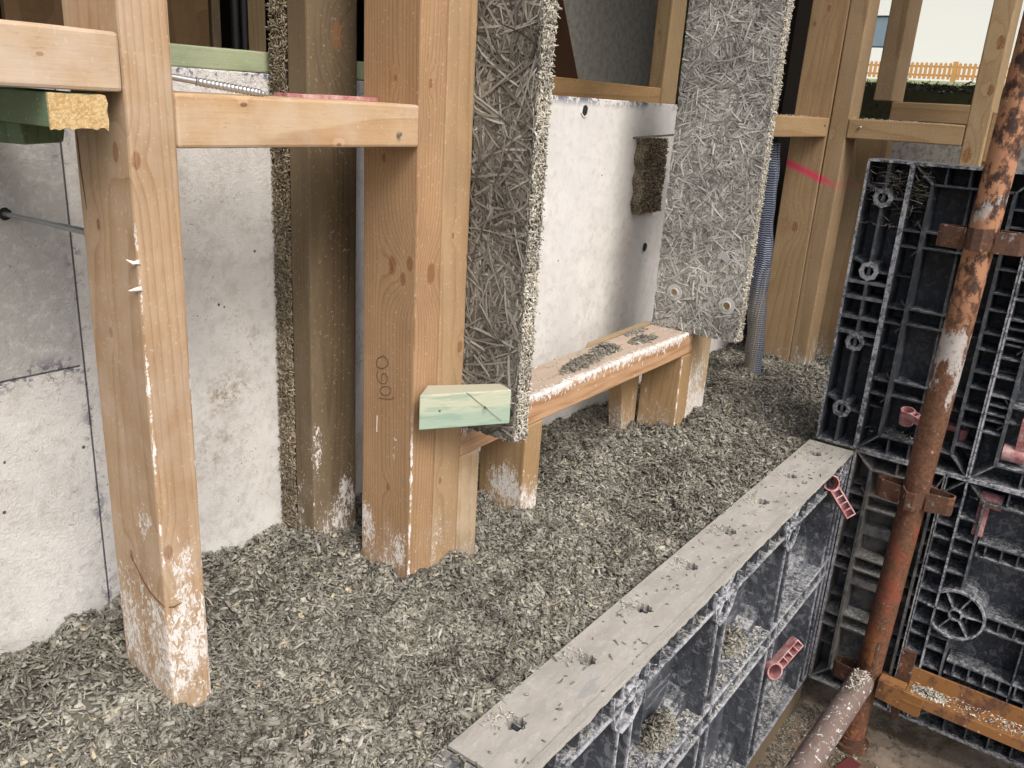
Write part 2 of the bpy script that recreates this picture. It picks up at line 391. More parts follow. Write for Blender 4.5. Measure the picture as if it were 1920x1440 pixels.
def mat_plastic(name, axis, front, dust, base=(.020, .024, .032), warm=0.):
    """axis/front: coordinate of the rib rims (knocked and limed white). dust 0..1 overall lime dust."""
    n = NT(name); w = n.sub((n.x, n.y, n.z)[axis], front)
    sc = n.noise(85, 7, .88, (1, 1, .5), dist=.25); fine = n.noise(520, 4, .85); big = n.noise(7, 3, .6); mid = n.noise(170, 5, .8)
    streak = n.noise(60, 4, .75, (.25, 1, 1), dist=.8)
    nz = n.t.nodes.new('ShaderNodeSeparateXYZ'); n.t.links.new(n.N, nz.inputs[0])
    upf = n.ss(nz.outputs[2], .3, .9)
    c = n.mix(n.mul(n.ss(n.add(sc, n.mul(big, .35)), .50, .74), .25 + .6 * dust), base, (.085, .096, .115))
    c = n.mix(n.mul(n.ss(n.add(streak, n.mul(big, .2)), .63, .69), .6 * dust), c, (.27, .29, .32))
    c = n.mix(n.mul(n.ss(mid, .60, .68), .15 + .5 * dust), c, (.40, .41, .43))
    c = n.mix(n.mul(n.ss(fine, .62, .70), .15 + .5 * dust), c, (.60, .61, .62))
    if warm: c = n.mix(n.mul(n.ss(n.noise(18, 6, .75, None, (3, 3, 3)), .38, .56), warm), c, (.22, .205, .175))
    c = n.mix(n.mul(upf, n.mul(n.ss(n.add(sc, n.mul(mid, .7)), .80, .98), .3 + .65 * dust)), c, (.50, .51, .51))
    rim = n.mul(n.ss(w, .0008, .0042, 1, 0), n.ss(n.add(n.noise(120, 6, .85), n.mul(big, .3)), .56, .74))
    c = n.mix(n.mul(rim, .55 + .4 * dust), c, (.55, .58, .63))
    n.bump(n.add(sc, n.mul(mid, .5)), .35, .001)
    return n.out(c, n.add(.30, n.mul(sc, .45)), 0, .45)
M_plF = mat_plastic('plastic_front', 1, .347, .85)
M_plR = mat_plastic('plastic_upper_return', 0, 1.67, .34)
M_plL = mat_plastic('plastic_lower_return', 0, 1.67, .8)
M_plG = mat_plastic('plastic_grimed', 0, 1.67, .55, warm=.6)

def mat_strip():
    n = NT('lime_smeared_flange')
    a = n.noise(26, 5, .65, (.35, 1, 1)); b = n.noise(130, 5, .75, (.5, 1, 1), dist=.5); g = n.noise(7, 3)
    c = n.mix(n.ss(a, .3, .7), (.30, .292, .27), (.40, .39, .365)); c = n.mix(n.mul(n.ss(b, .5, .72), .5), c, (.52, .505, .47))
    c = n.mix(n.mul(n.ss(n.add(a, n.mul(g, .6)), .92, 1.02), .45), c, (.19, .21, .23))
    q = n.noise(90, 1, .5, (1, 1, 1), dist=1.5); c = n.mix(n.mul(n.ss(n.math('ABSOLUTE', n.sub(q, .5)), .002, .008, 1, 0), .35), c, (.22, .2, .17))
    left = n.ss(n.x, .534, .537, 1, 0)
    c = n.mix(n.mul(left, n.ss(n.noise(60, 5, .8, (.3, 1, 1)), .35, .6, .95, .3)), c, (.06, .065, .08))
    n.bump(n.add(n.mul(b, .8), a), .6, .0015); return n.out(c, .8, 0, .25)
M_strip = mat_strip()

def mat_rust(name, kind):
    n = NT(name); a = n.noise(38, 6, .7, (1, 1, .7)); b = n.noise(150, 5, .75); g = n.noise(12, 3)
    c = n.mix(n.ss(b, .35, .65), (.085, .042, .026), (.18, .088, .05))
    if kind == 'pole':
        up = n.ss(n.add(n.z, n.mul(g, .1)), .30, .46)
        peach = n.mul(n.ss(a, .46, .53), up); c = n.mix(peach, c, (.42, .22, .125)); c = n.mix(n.mul(n.ss(a, .40, .46, 1, 0), up), c, (.05, .03, .025))
        orange = n.mul(n.ss(n.noise(30, 5, .7, (1, 1, .5), (4, 4, 4)), .50, .60), n.ss(n.z, -.02, -.10)); c = n.mix(n.mul(orange, .65), c, (.27, .07, .04))
        ora2 = n.mul(n.ss(n.noise(24, 4, .7, (1, 1, .6), (9, 4, 4)), .52, .6), n.ss(n.z, -.30, -.36)); c = n.mix(n.mul(ora2, .7), c, (.38, .16, .05))
        nn = n.noise(34, 6, .75, (1, 1, .45), (2, 8, 0))
        env = n.mx(n.ss(n.math('ABSOLUTE', n.sub(n.z, .245)), .0, .17, 1, 0), n.mul(n.ss(n.math('ABSOLUTE', n.sub(n.z, .50)), .01, .05, 1, 0), .7))
        m = n.mul(n.ss(n.add(n.mul(nn, 1.2), n.mul(env, .36)), .86, .93), n.ss(n.noise(110, 5, .8), .32, .5, .35, 1))
        c = n.mix(n.mul(m, .88), c, (.47, .46, .45))
        c = n.mix(n.ss(n.noise(190, 4, .7, (1, 1, .7)), .66, .70), c, (.55, .48, .42))
    if kind == 'ledger':
        c = n.mix(.75, c, (.175, .142, .13)); c = n.mix(n.ss(n.noise(80, 5, .78, (1, 1, 1), dist=.7), .575, .62), c, (.66, .72, .71))
        c = n.mix(n.mul(n.ss(b, .55, .75), .5), c, (.36, .31, .31))
    if kind == 'orange':
        c = n.mix(n.ss(n.add(n.mul(a, .7), n.mul(g, .4)), .46, .56), c, (.26, .125, .042)); c = n.mix(n.ss(n.noise(120, 4, .7), .66, .7), c, (.6, .52, .4))
    if kind == 'bracket':
        c = n.mix(.5, c, (.055, .034, .026)); c = n.mix(n.mul(n.ss(n.noise(45, 5, .7), .55, .63), .7), c, (.26, .10, .045)); c = n.mix(n.mul(n.ss(n.noise(60, 5, .7, None, (5, 5, 0)), .58, .66), .7), c, (.33, .30, .30))
    n.bump(n.add(a, b), .45, .0012); return n.out(c, n.add(.5, n.mul(a, .35)), .15, .4)
M_pole = mat_rust('rusty_tube', 'pole'); M_ledger = mat_rust('limed_rusty_tube', 'ledger'); M_orange = mat_rust('orange_painted_steel', 'orange'); M_brk = mat_rust('rusty_pressing', 'bracket')

def mat_pink():
    n = NT('faded_red_plastic'); a = n.noise(60, 5, .75)
    return n.out(n.mix(n.ss(a, .35, .68), (.34, .11, .115), (.54, .38, .37)), .55, 0, .4)
M_pink = mat_pink()
M_steel = simple('galvanised_steel', (.42, .44, .46), .42, .85, .5, 300)
M_steeld = simple('dull_dark_steel', (.20, .20, .19), .5, .7, .5, 200)
M_brass = simple('brass_screw', (.42, .30, .10), .4, .9, .3, 300)
M_pencil = simple('pencil_mark', (.10, .065, .05), .8)
M_limeblob = simple('lime_blob', (.72, .71, .69), .85, 0, .3, 200)
def mat_washer():
    n = NT('clear_plastic_washer'); n.b.inputs['Transmission Weight'].default_value = .35
    return n.out((.62, .63, .62), .3, 0, .6)
M_washer = mat_washer()
M_hole = simple('hole_shade', (.02, .02, .02), .9)  # near-black colour standing for the shade inside holes

GREENC = ((.40, .47, .30), (.24, .34, .22)); BLUEG = ((.42, .60, .47), (.27, .44, .34)); DGREEN = ((.20, .28, .18), (.10, .17, .11))
BROWN = ((.175, .125, .078), (.09, .062, .036))
ORG = ((.50, .325, .19), (.33, .175, .085))
# ------------------------------------------------------------------ setting
def mat_deck():
    n = NT('stained_deck'); a = n.noise(6, 5, .65); b = n.noise(40, 5, .75); c = n.mix(n.ss(a, .3, .7), (.15, .105, .07), (.30, .26, .21))
    c = n.mix(n.mul(n.ss(b, .5, .68), .5), c, (.36, .31, .25)); c = n.mix(n.mul(n.ss(n.noise(14, 6, .75, None, (3, 1, 0)), .46, .58), .7), c, (.075, .055, .04)); n.bump(b, .5, .003); return n.out(c, .7)
m = MB(); m.box(-3, 4.2, -4, .43, -.66, -.60); tag(m.build('scaffold_deck', mat_deck()), 'brown stained scaffold deck sheet below the formwork', 'deck', kind='structure')
def mat_ground():
    n = NT('grass_and_soil'); a = n.noise(3, 6, .7); b = n.noise(30, 5, .7)
    c = n.mix(n.ss(a, .35, .65), (.07, .06, .04), (.085, .09, .04)); c = n.mix(n.mul(n.ss(n.x, 5.2, 6.5), n.ss(b, .3, .6)), c, (.24, .30, .11)); c = n.mix(n.mul(n.ss(n.x, 6, 9), n.ss(a, .4, .55, .6, 0)), c, (.45, .42, .27))
    n.bump(b, .6, .02); return n.out(c, .95)
M_ground = mat_ground()
# one sheet: site ground, soil bank, lawn rising to the fence, out to the horizon
xs = np.concatenate([[-200, -60, -20, -8, -3, 0, 2.7, 3.2, 3.7], np.linspace(3.9, 4.6, 15), np.linspace(5, 12, 15), [16, 22, 30, 38, 60, 120, 300]])
ys = np.concatenate([[-200, -60, -20, -8, -3], np.linspace(-1, 3, 81), [5, 8, 14, 30, 80, 200]])
def gz(x, y):
    base = -.95 if x < 3.9 else .80 + .0453 * (x - 4.6)
    if 3.9 <= x <= 4.6:
        t = (x - 3.9) / .25; base = -.95 + 1.72 * min(1, t) + (.03 * (x - 4.15) if x > 4.15 else 0)
        base += .05 * float(vnoise(np.array([x]), np.array([y]), 8, 5)[0]) + .045 * float(vnoise(np.array([x]), np.array([y]), 22, 6)[0])
    return base
m = MB(); k = m.pts([(x, y, gz(x, y)) for x in xs for y in ys]); ny = len(ys)
for i in range(len(xs) - 1):
    for j in range(ny - 1): m.quad(k + i*ny + j, k + (i+1)*ny + j, k + (i+1)*ny + j + 1, k + i*ny + j + 1)
tag(m.build('ground', M_ground, origin=(0, 0, 0)), None, None, kind='structure')
# tufts on the bank crest
n_ = 2600; P = np.stack([rng.uniform(4.05, 4.7, n_), rng.uniform(.2, 1.8, n_), np.zeros(n_)], 1)
P[:, 2] = [gz(a, b) + .004 for a, b in P[:, :2]]
Nn = rng.normal(0, 1, (n_, 3)); tag(chips_mesh('bank_litter', mat_shiv('moss_litter', (.035, .035, .018), (.085, .085, .04), (.16, .15, .09), (.6, .58, .52)), P, Nn, rng.uniform(.01, .05, n_), rng.uniform(.002, .006, n_), np.full(n_, .002), rng.uniform(0, 6.28, n_), rng.random(n_)),
    'dark mossy stalks and litter along the crest of the soil bank', 'litter', kind='stuff')

# white house, picket fence
hs = empty('house', (46, 9, 2.2), 'white rendered house beyond the picket fence', 'house')
nH = NT('white_render'); q = nH.noise(30, 4); nH.bump(q, .3, .01); Mh = nH.out(nH.hsv(nH.mix(0, (.92, .92, .92), (.92, .92, .92)), nH.add(.95, nH.mul(q, .1))), .9)
m = MB(); m.box(46, 46.3, -6, 11.6, 1.8, 9); m.box(46, 46.3, 12.6, 26, 1.8, 9); m.box(46, 46.3, 11.6, 12.6, 1.8, 4.1); m.box(46, 46.3, 11.6, 12.6, 5.55, 9); m.box(46.3, 54, -6, -5.7, 1.8, 9); m.build('wall', Mh, hs)
m = MB(); m.hexa([(45.4, -6.5, 8.9), (54.5, -6.5, 8.9), (54.5, 26.5, 8.9), (45.4, 26.5, 8.9), (50, -6.5, 12), (50.2, -6.5, 12), (50.2, 26.5, 12), (50, 26.5, 12)]); m.build('roof', simple('roof_tile', (.12, .1, .09), .8), hs)
m = MB(); o_ = [(11.6, 4.1), (12.6, 4.1), (12.6, 5.55), (11.6, 5.55)]; i_ = [(11.67, 4.17), (12.53, 4.17), (12.53, 5.48), (11.67, 5.48)]
m.ring(o_, i_, 46.05, 46.12, lambda u, v, w: (w, u, v)); wf = m.build('window', simple('dark_frame', (.05, .055, .07), .4), hs)
m = MB(); m.box(46.08, 46.1, 11.67, 12.53, 4.17, 5.48); m.build('pane', simple('window_glass', (.22, .30, .38), .1, 0, .1, 2, .8), wf)
fn = empty('picket_fence', (36, 8, 2.22), 'orange timber picket fence on the lawn in front of the white house', 'fence')
Mf = simple('orange_stain', (.62, .33, .12), .7, 0, .3, 4)
Z0 = 2.25; y = 4.9; i = 0
while y < 10.5:
    if i % 11 == 0:
        m = MB(); m.box(35.93, 36.07, y - .08, y + .08, Z0 - .1, Z0 + .66); m.build('post', Mf, fn)
    else:
        m = MB(); w = .052
        m.prism([(y - w, Z0 + .04), (y + w, Z0 + .04), (y + w, Z0 + .57), (y + w * .6, Z0 + .60), (y, Z0 + .62), (y - w * .6, Z0 + .60), (y - w, Z0 + .57)], 35.94, 35.96, lambda u, v, w_: (w_, u, v)); m.build('picket', Mf, fn)
    y += .164; i += 1
for zz in (.14, .44):
    m = MB(); m.box(35.965, 36.0, 4.9, 10.5, Z0 + zz, Z0 + zz + .07); m.build('rail', Mf, fn)

# ------------------------------------------------------------------ cast lime walls
m = MB()
nx, nz = 300, 70
xx = np.linspace(-.5, 2.45, nx); zz = np.linspace(-.25, .634, nz)
# solid wall body; tie holes follow as rims with dark shade discs
m.box(-.5, 2.45, .8935, 1.03, -.25, .632)
wl_ = m.build('cast_wall', M_wall, bevel=.002)
tag(wl_, 'long off-white cast lime wall standing behind the main row of studs', 'wall')
holes = ((1.433, .609, .0125), (1.739, .319, .0135), (.3785, .484, .008), (.69, .557, .004))
for hx, hz, hr in holes:
    m = MB(); pts = [(hx + hr * (1 + .12 * math.sin(k * 2.3)) * math.cos(k * math.pi / 8), hz + hr * math.sin(k * math.pi / 8)) for k in range(16)]
    inn = [(hx + (p[0] - hx) * .82, hz + (p[1] - hz) * .82) for p in pts]
    m.ring(pts, inn, .8912, .8936, lambda u, v, w: (u, w, v)); m.prism(inn, .8928, .8933, lambda u, v, w: (u, w, v), m=1)
    m.build('tie_hole', [M_wall, M_hole], wl_)
m = MB(); m.box(2.45, 2.58, -1.2, .80, -.25, .628)
nG = NT('grey_cast'); q = nG.noise(60, 5, .75); Mg = nG.out(nG.mix(nG.ss(q, .45, .62), (.30, .295, .28), (.17, .165, .155)), .9); nG.bump(q, .5, .003)
tag(m.build('return_wall', Mg, bevel=.002), 'grey cast wall of the return, under the far window timbers', 'wall')

# ------------------------------------------------------------------ timbers
W1 = wood('stud_wood_near', 2, ((.56, .395, .26), (.40, .235, .125)), 1, 120, (((.387, .695, .559), .006), ((.3926, .674, .5538), .0055), ((.387, .733, .494), .004), ((.387, .728, .397), .004), ((.394, .674, .187), .006), ((.387, .729, .165), .005)), (.24, 1.1), (((.387, .674), .50), ((.431, .674), .42)), pith=(.03, -.55), pale=.25, patches=(((.41, .674, .20), (30, 1, 14)), ((.41, .674, .10), (20, 1, 9)), ((.387, .70, .215), (1, 40, 30))))
s1 = timber('stud', 'pale timber stud nearest the camera, foot crusted with white lime', 'stud', .387, .431, .674, .762, -.12, 2.2, W1, .003)
W2 = wood('stud_wood_mid', 2, ORG, 2, 230, (((.735, .7135, .4209), .0085), ((.735, .6846, .4281), .0065), ((.735, .6954, .4075), .006), ((.735, .7293, .5463), .004), ((.735, .7123, .6355), .003), ((.762, .674, .414), .0095), ((.752, .674, .632), .004), ((.735, .714, .1245), .004)), (.20, 1.05), (((.735, .674), .22), ((.735, .763), .12)), pith=(-.68, -.60), patches=(((.735, .703, .185), (1, 110, 22)), ((.735, .75, .06), (1, 45, 20)), ((.735, .69, .04), (1, 60, 25))))
s2 = timber('stud', 'knotty orange-brown stud with 1060 pencilled up its side', 'stud', .735, .7795, .674, .764, -.12, 2.2, W2, .0025)
W3 = wood('stud_wood_pale', 2, ((.53, .365, .22), (.41, .255, .135)), 3, 90, (((.823, .674, .31), .006), ((.801, .674, .457), .003), ((.793, .674, .127), .004)), (.17, 1.0), pith=(-.60, .3))
timber('stud', 'smoother stud nailed flat against the right side of the 1060 stud', 'stud', .7803, .833, .6745, .764, -.12, 2.2, W3, .0025)
WD = wood('stud_wood_weathered', 2, BROWN, 4, 200, (((.703, .825, .2477), .004), ((.75, .825, .68), .012)), (.26, 1.1), (((.703, .825), .20),), pith=(-.70, -.6), grey=.55, patches=(((.712, .825, .15), (80, 1, 14)), ((.765, .825, .07), (40, 1, 16))))
timber('stud', 'dark weathered stud set back beside the wall, behind the pink packers', 'stud', .703, .783, .825, .862, -.12, 2.2, WD, .003)
WN1 = wood('noggin_wood_left', 0, ((.66, .49, .345), (.52, .33, .18)), 5, 60, (((.3244, .674, .6308), .002),), pith=(.1, -.4), pale=.5, lat=.3)
timber('noggin', 'pale noggin butting the left side of the near stud at top left', 'noggin', -.15, .3865, .6735, .762, .6065, .6515, WN1, .003)
WN2 = wood('noggin_wood_mid', 0, ((.66, .47, .30), (.50, .29, .14)), 6, 75, (((.614, .674, .566), .0025), ((.50, .674, .601), .003)), pith=(.02, -.52), pale=.35, lat=.75)
timber('noggin', 'long noggin between the near stud and the 1060 stud, screw lying on it', 'noggin', .4315, .7347, .6738, .762, .5625, .608, WN2, .003)
WS = wood('sill_wood', 0, ((.60, .37, .22), (.42, .22, .10)), 7, 90, (), (.26, 1.15), pith=(-.6, -.1), pale=.3)
n = NT('tmp'); bpy.data.materials.remove(n.m)
def sill_mat():
    n = NT('sill_wood_limed'); c0 = n.noise(70, 3, .6, (.08, 1, 1)); g = n.noise(600, 3, .7, (.03, 1, 1))
    c = n.mix(n.ss(c0, .4, .62), (.50, .32, .19), (.35, .195, .10)); c = n.hsv(c, n.add(.8, n.mul(g, .35)))
    nz = n.t.nodes.new('ShaderNodeSeparateXYZ'); n.t.links.new(n.N, nz.inputs[0]); up = n.ss(nz.outputs[2], .5, .9)
    c = n.mix(n.mul(up, .75), c, (.43, .375, .325))
    a = n.noise(150, 5, .75, (1, 1, .55), dist=.5); b = n.noise(20, 4, .65)
    # crust along the front top arris, running down the face
    e = n.mul(n.ss(n.add(n.sub(.195, n.z), n.mul(n.sub(b, .5), .06)), -.002, .030, 1, 0), n.ss(n.y, .674, .70, 1, 0))
    m = n.ss(n.sub(a, n.sub(.66, n.add(n.mul(e, .26), n.mul(n.sub(b, .5), .35)))), 0, .04)
    c = n.mix(n.mul(m, .93), c, (.73, .725, .72)); n.bump(n.add(g, m), .4, .0008); return n.out(c, .8, 0, .2)
sill = timber('sill_plate', 'lime-streaked timber sill plate across the bottom of the opening, shavings on top', 'sill', .8345, 1.584, .6742, .763, .149, .195, sill_mat(), .003)
m = MB(); m.hexa([(1.30, .765, .17), (1.56, .765, .17), (1.56, .779, .17), (1.31, .779, .17), (1.30, .765, .196), (1.56, .765, .199), (1.56, .779, .199), (1.33, .779, .196)])
tag(m.build('batten', wood('split_batten', 0, ((.44, .34, .22), (.33, .23, .13)), 8, 100, splash=(.3, 1.)), bevel=.002), 'thin split batten along the back edge of the sill plate', 'batten')
WC1 = wood('cripple_wood_a', 2, ((.60, .44, .27), (.48, .30, .15)), 9, 60, (), (.14, .8), dirt=.55, pale=.4)
timber('cripple_stud', 'short rough-sawn cripple under the sill, tight beside the 1060 stud pair', 'stud', .8352, .880, .6748, .75, -.12, .1485, WC1, .003)
WC2 = wood('cripple_wood_b', 2, ((.52, .35, .19), (.38, .22, .10)), 10, 150, (), (.15, 1.25), (((.993, .674), .16),), pith=(-.9, -.6), grey=.2, patches=(((.993, .71, .045), (1, 22, 18)),))
timber('cripple_stud', 'short cripple stud under the left half of the sill, lower face smeared grey', 'stud', .993, 1.037, .6746, .762, -.12, .1485, WC2, .0025)
WC3 = wood('cripple_wood_c', 2, ((.47, .32, .175), (.34, .205, .10)), 11, 140, (((1.54, .70, .10), .003),), (.16, .9), (((1.535, .674), .15),), pith=(-1.4, -.6))
timber('cripple_stud', 'short cripple stud under the right end of the sill', 'stud', 1.535, 1.5845, .6746, .762, -.12, .1485, WC3, .0025)
m = MB(); m.hexa([(1.50, .768, -.1), (1.54, .768, -.1), (1.54, .80, -.1), (1.50, .80, -.1), (1.45, .768, .148), (1.54, .768, .148), (1.54, .80, .148), (1.45, .80, .148)])
tag(m.build('timber_offcut', WC3, bevel=.002), 'wedge-cut offcut hidden behind the right-hand cripple under the sill', 'offcut')
WT = wood('trimmer_wood', 2, ((.60, .45, .29), (.46, .29, .14)), 12, 120, (), (.34, 1.5), (((1.675, .674), .2),), pale=.3)
timber('trimmer_stud', 'limed trimmer stud right of the sill end, below the big grey panel', 'stud', 1.5852, 1.630, .6748, .763, -.12, 2.2, WT, .0025)
timber('trimmer_stud', 'outer trimmer stud with lime crust on its right arris, below the big grey panel', 'stud', 1.6308, 1.675, .6755, .764, -.12, 2.2, WT, .0025)
# right-hand corner frame
F1 = wood('corner_wood_a', 2, ((.40, .28, .165), (.29, .185, .095)), 13, 110, (((2.23, .7167, .3506), .010), ((2.23, .7213, .8754), .006), ((2.23, .75, .84), .004)), (.10, 1.), marks=((( .775, .514), (.63, .463), .016, (.62, .03, .11)),), dirt=.3, weep=.2)
F2 = wood('corner_wood_b', 2, ((.38, .275, .17), (.28, .18, .095)), 14, 80, (((2.23, .66, .59), .003),), (.13, 1.2), marks=((( .775, .514), (.63, .463), .014, (.62, .03, .11)),), dirt=.4)
timber('stud', 'broad corner stud sprayed with a pink line, wide knot at mid height', 'stud', 2.23, 2.275, .6745, .765, -.12, 2.2, F1, .003)
timber('stud', 'narrow corner stud right of the broad one, end of the pink line on it', 'stud', 2.231, 2.32, .629, .6735, -.12, 2.2, F2, .003)
FN = wood('frame_noggin', 0, ((.45, .31, .175), (.34, .21, .105)), 15, 60, (), pith=(-.5, -.5))
timber('noggin', 'short noggin running from behind the grey panel to the broad corner stud', 'noggin', 1.676, 2.2295, .6755, .762, .5785, .6245, FN, .003)
FN2 = wood('frame_noggin_return', 1, ((.43, .305, .175), (.33, .205, .105)), 16, 70, (), pith=(-2.0, -.4))
timber('noggin', 'longer noggin running right from the corner studs above the black panel', 'noggin', 2.2305, 2.32, .3675, .6285, .5805, .627, FN2, .003)
F4 = wood('return_stud_wood', 2, ((.46, .335, .20), (.34, .22, .115)), 17, 100, (((2.23, .335, .803), .011), ((2.23, .334, .704), .009), ((2.23, .352, .563), .013)), pith=(-2.1, -.2))
timber('stud', 'big-knotted stud right of the longer noggin, next to the scaffold tube', 'stud', 2.23, 2.32, .322, .367, -.12, 2.2, F4, .003)
timber('batten', 'short yellow batten fixed behind the big-knotted stud beside the tube', 'batten', 2.25, 2.30, .300, .3215, .55, .66, FN2, .002)
timber('stud', 'farther stud in the inner frame left of the bright window gap', 'stud', 2.452, 2.58, .592, .638, .676, 2.2, F2, .003)
timber('frame_timber', 'horizontal plate on the return wall at the bottom of the bright window gap', 'plate', 2.451, 2.58, -.3, .590, .6285, .676, FN2, .003)
timber('frame_timber', 'shaded timber standing behind the corner studs below the longer noggin', 'timber', 2.37, 2.415, .56, .70, -.12, .60, F2, .003)
def split(parent, pts, rad=.0007):
    m = MB(); m.tube(pts, [rad * (.3 if i in (0, len(pts) - 1) else 1) for i in range(len(pts))], 5); m.build('split', simple('split_shadow', (.12, .06, .03), .9), parent)
split(s1, [(.3868, .7546, .575), (.3868, .7535, .54), (.3868, .7500, .505)])
split(s1, [(.3868, .731, .165), (.3868, .715, .147), (.3868, .702, .136), (.3868, .690, .131), (.3868, .676, .128)], .0009)
split(s1, [(.3895, .6738, .128), (.396, .6738, .1255), (.404, .6738, .1265)], .0008)
# green treated pieces
WG1 = wood('green_batten_wood', 0, GREENC, 18, 60, (), pith=(.1, -.7), pale=.2)
timber('batten', 'long pale green treated batten lying on top of the cast wall', 'batten', .30, 1.15, .90, .945, .6325, .6565, WG1, .002)
def endgrain():
    n = NT('sawn_end_grain'); a = n.noise(380, 4, .8); b = n.noise(50, 3); r = n.dist((.375, .675, .56), (1, 0, 1)); rg = n.math('FRACT', n.mul(r, 330))
    c = n.mix(n.ss(a, .35, .65), (.50, .33, .13), (.74, .58, .33)); c = n.mix(n.mul(n.ss(rg, .6, 1), .25), c, (.4, .22, .08)); n.bump(a, .8, .002); return n.out(c, .9)
m = MB(); m.box(.327, .372, .6775, .885, .5790, .6045)
b1 = m.build('batten', wood('dark_green_wood', 1, DGREEN, 19, 100, (), pith=(-.2, -.5)), bevel=.001); tag(b1, 'dark green treated batten with a freshly sawn yellow end, under the left noggin', 'batten')
m = MB(); nX = 14
top = [(.3272 + .0446 * i / nX, .6043 + random.uniform(-.0008, .0004)) for i in range(nX + 1)]
bot = [(.3272 + .0452 * i / nX, .5788 + random.uniform(-.0022, .0008)) for i in range(nX + 1)]
m.prism(bot + [(.3732, .585), (.3722, .592), (.3735, .598)] + top[::-1], .6752, .6774, lambda u, v, w: (u, w, v)); m.build('sawn_end', endgrain(), b1)
m = MB(); m.hexa([(.352, .775, .5585), (.398, .80, .5585), (.375, .86, .5585), (.33, .83, .5585), (.348, .772, .578), (.402, .80, .578), (.378, .865, .578), (.326, .835, .578)])
tag(m.build('batten_offcut', b1.data.materials[0], bevel=.002), 'small dark green offcut tucked under the sawn green batten', 'offcut')
# diagonal green block
A = Vector((.741, .6725, 0)); B = Vector((.8335, .607, 0)); dn = (B - A).normalized(); nn = Vector((dn.y, -dn.x, 0)).normalized()
if nn.y > 0: nn = -nn
t_ = .024; bx = []
for zz in (.2265, .2725):
    e = .0 if zz < .25 else .001
    a0 = A + nn * .002; b0_ = B + nn * .002
    bx += [a0 + nn * t_ + Vector((-.004, 0, zz)), b0_ + nn * t_ + Vector((.004, .0, zz)), b0_ + Vector((0, .006, zz)), a0 + Vector((.018, .0, zz))]
m = MB(); m.hexa(bx)
BG = NT('green_block_wood'); g1 = BG.noise(120, 3, .6, (.15, .15, 1.)); g2 = BG.noise(600, 3, .7, (.08, .08, 1)); lev = BG.ss(BG.add(BG.z, BG.mul(BG.noise(18, 2), .02)), .252, .264)
cc = BG.mix(lev, (.33, .43, .345), (.46, .50, .38)); cc = BG.mix(BG.mul(BG.ss(g1, .52, .62), .55), cc, (.23, .34, .275)); cc = BG.hsv(cc, BG.add(.85, BG.mul(g2, .3)))
nzz = BG.t.nodes.new('ShaderNodeSeparateXYZ'); BG.t.links.new(BG.N, nzz.inputs[0]); cc = BG.mix(BG.ss(nzz.outputs[2], .5, .9, 0, .8), cc, (.42, .40, .31)); BG.bump(BG.add(g1, g2), .3, .0006)
blk = m.build('timber_block', BG.out(cc, .75), bevel=.0015); tag(blk, 'light green treated block nailed diagonally from the 1060 stud pair to the wood wool board', 'block')
for fx in (.2, .72):
    c = A.lerp(B, fx) + nn * (t_ + .0025) + Vector((0, 0, .2505 if fx < .5 else .252))
    m = MB(); m.tube([c - nn * .002, c + nn * (.001 if fx < .5 else .007)], .0016 if fx < .5 else .0011, 8); m.build('nail', M_steeld, blk)
m = MB(); c0 = A.lerp(B, .50) + nn * (t_ + .0024) + Vector((0, 0, .2725)); c1 = A.lerp(B, .92) + nn * (t_ + .0024) + Vector((0, 0, .232)); m.tube([c0, c1], .0003, 4); m.build('pencil_line', M_pencil, blk)

# pencilled 1060 reading up the -X face
strokes = [
 [(.7264, .3036), (.7195, .3000), (.7180, .2936), (.7262, .2868), (.7348, .2861), (.7384, .2905), (.7357, .2976), (.7264, .3036)],
 [(.7354, .2812), (.7374, .2737), (.7328, .2669), (.7241, .2664), (.7190, .2716), (.7191, .2781), (.7250, .2806), (.7294, .2756), (.7276, .2695)],
 [(.7282, .2609), (.7188, .2643), (.7123, .2628), (.7129, .2574), (.7203, .2516), (.7280, .2522), (.7316, .2553), (.7282, .2609)],
 [(.7335, .2447), (.7237, .2462), (.7093, .2497), (.7083, .2534)]]
m = MB()
for st in strokes:
    pts = []
    for i in range(len(st) - 1):
        p0 = st[max(i-1, 0)]; p1 = st[i]; p2 = st[i+1]; p3 = st[min(i+2, len(st)-1)]
        for t in (0, .25, .5, .75):
            q = [.5 * (2*p1[k] + (p2[k]-p0[k])*t + (2*p0[k]-5*p1[k]+4*p2[k]-p3[k])*t*t + (3*p1[k]-p0[k]-3*p2[k]+p3[k])*t**3) for k in (0, 1)]; pts.append(q)
    pts.append(st[-1]); m.tube([(.7349, a, b) for a, b in pts], .00042, 5)
m.build('pencil_number', M_pencil, s2)
m = MB(); m.hexa([(.7342, .7358, .197), (.7342, .7368, .197), (.7352, .7368, .197), (.7352, .7358, .197), (.7342, .7355, .220), (.7342, .7363, .220), (.7352, .7363, .220), (.7352, .7355, .220)]); m.build('lime_fleck', M_limeblob, s2)

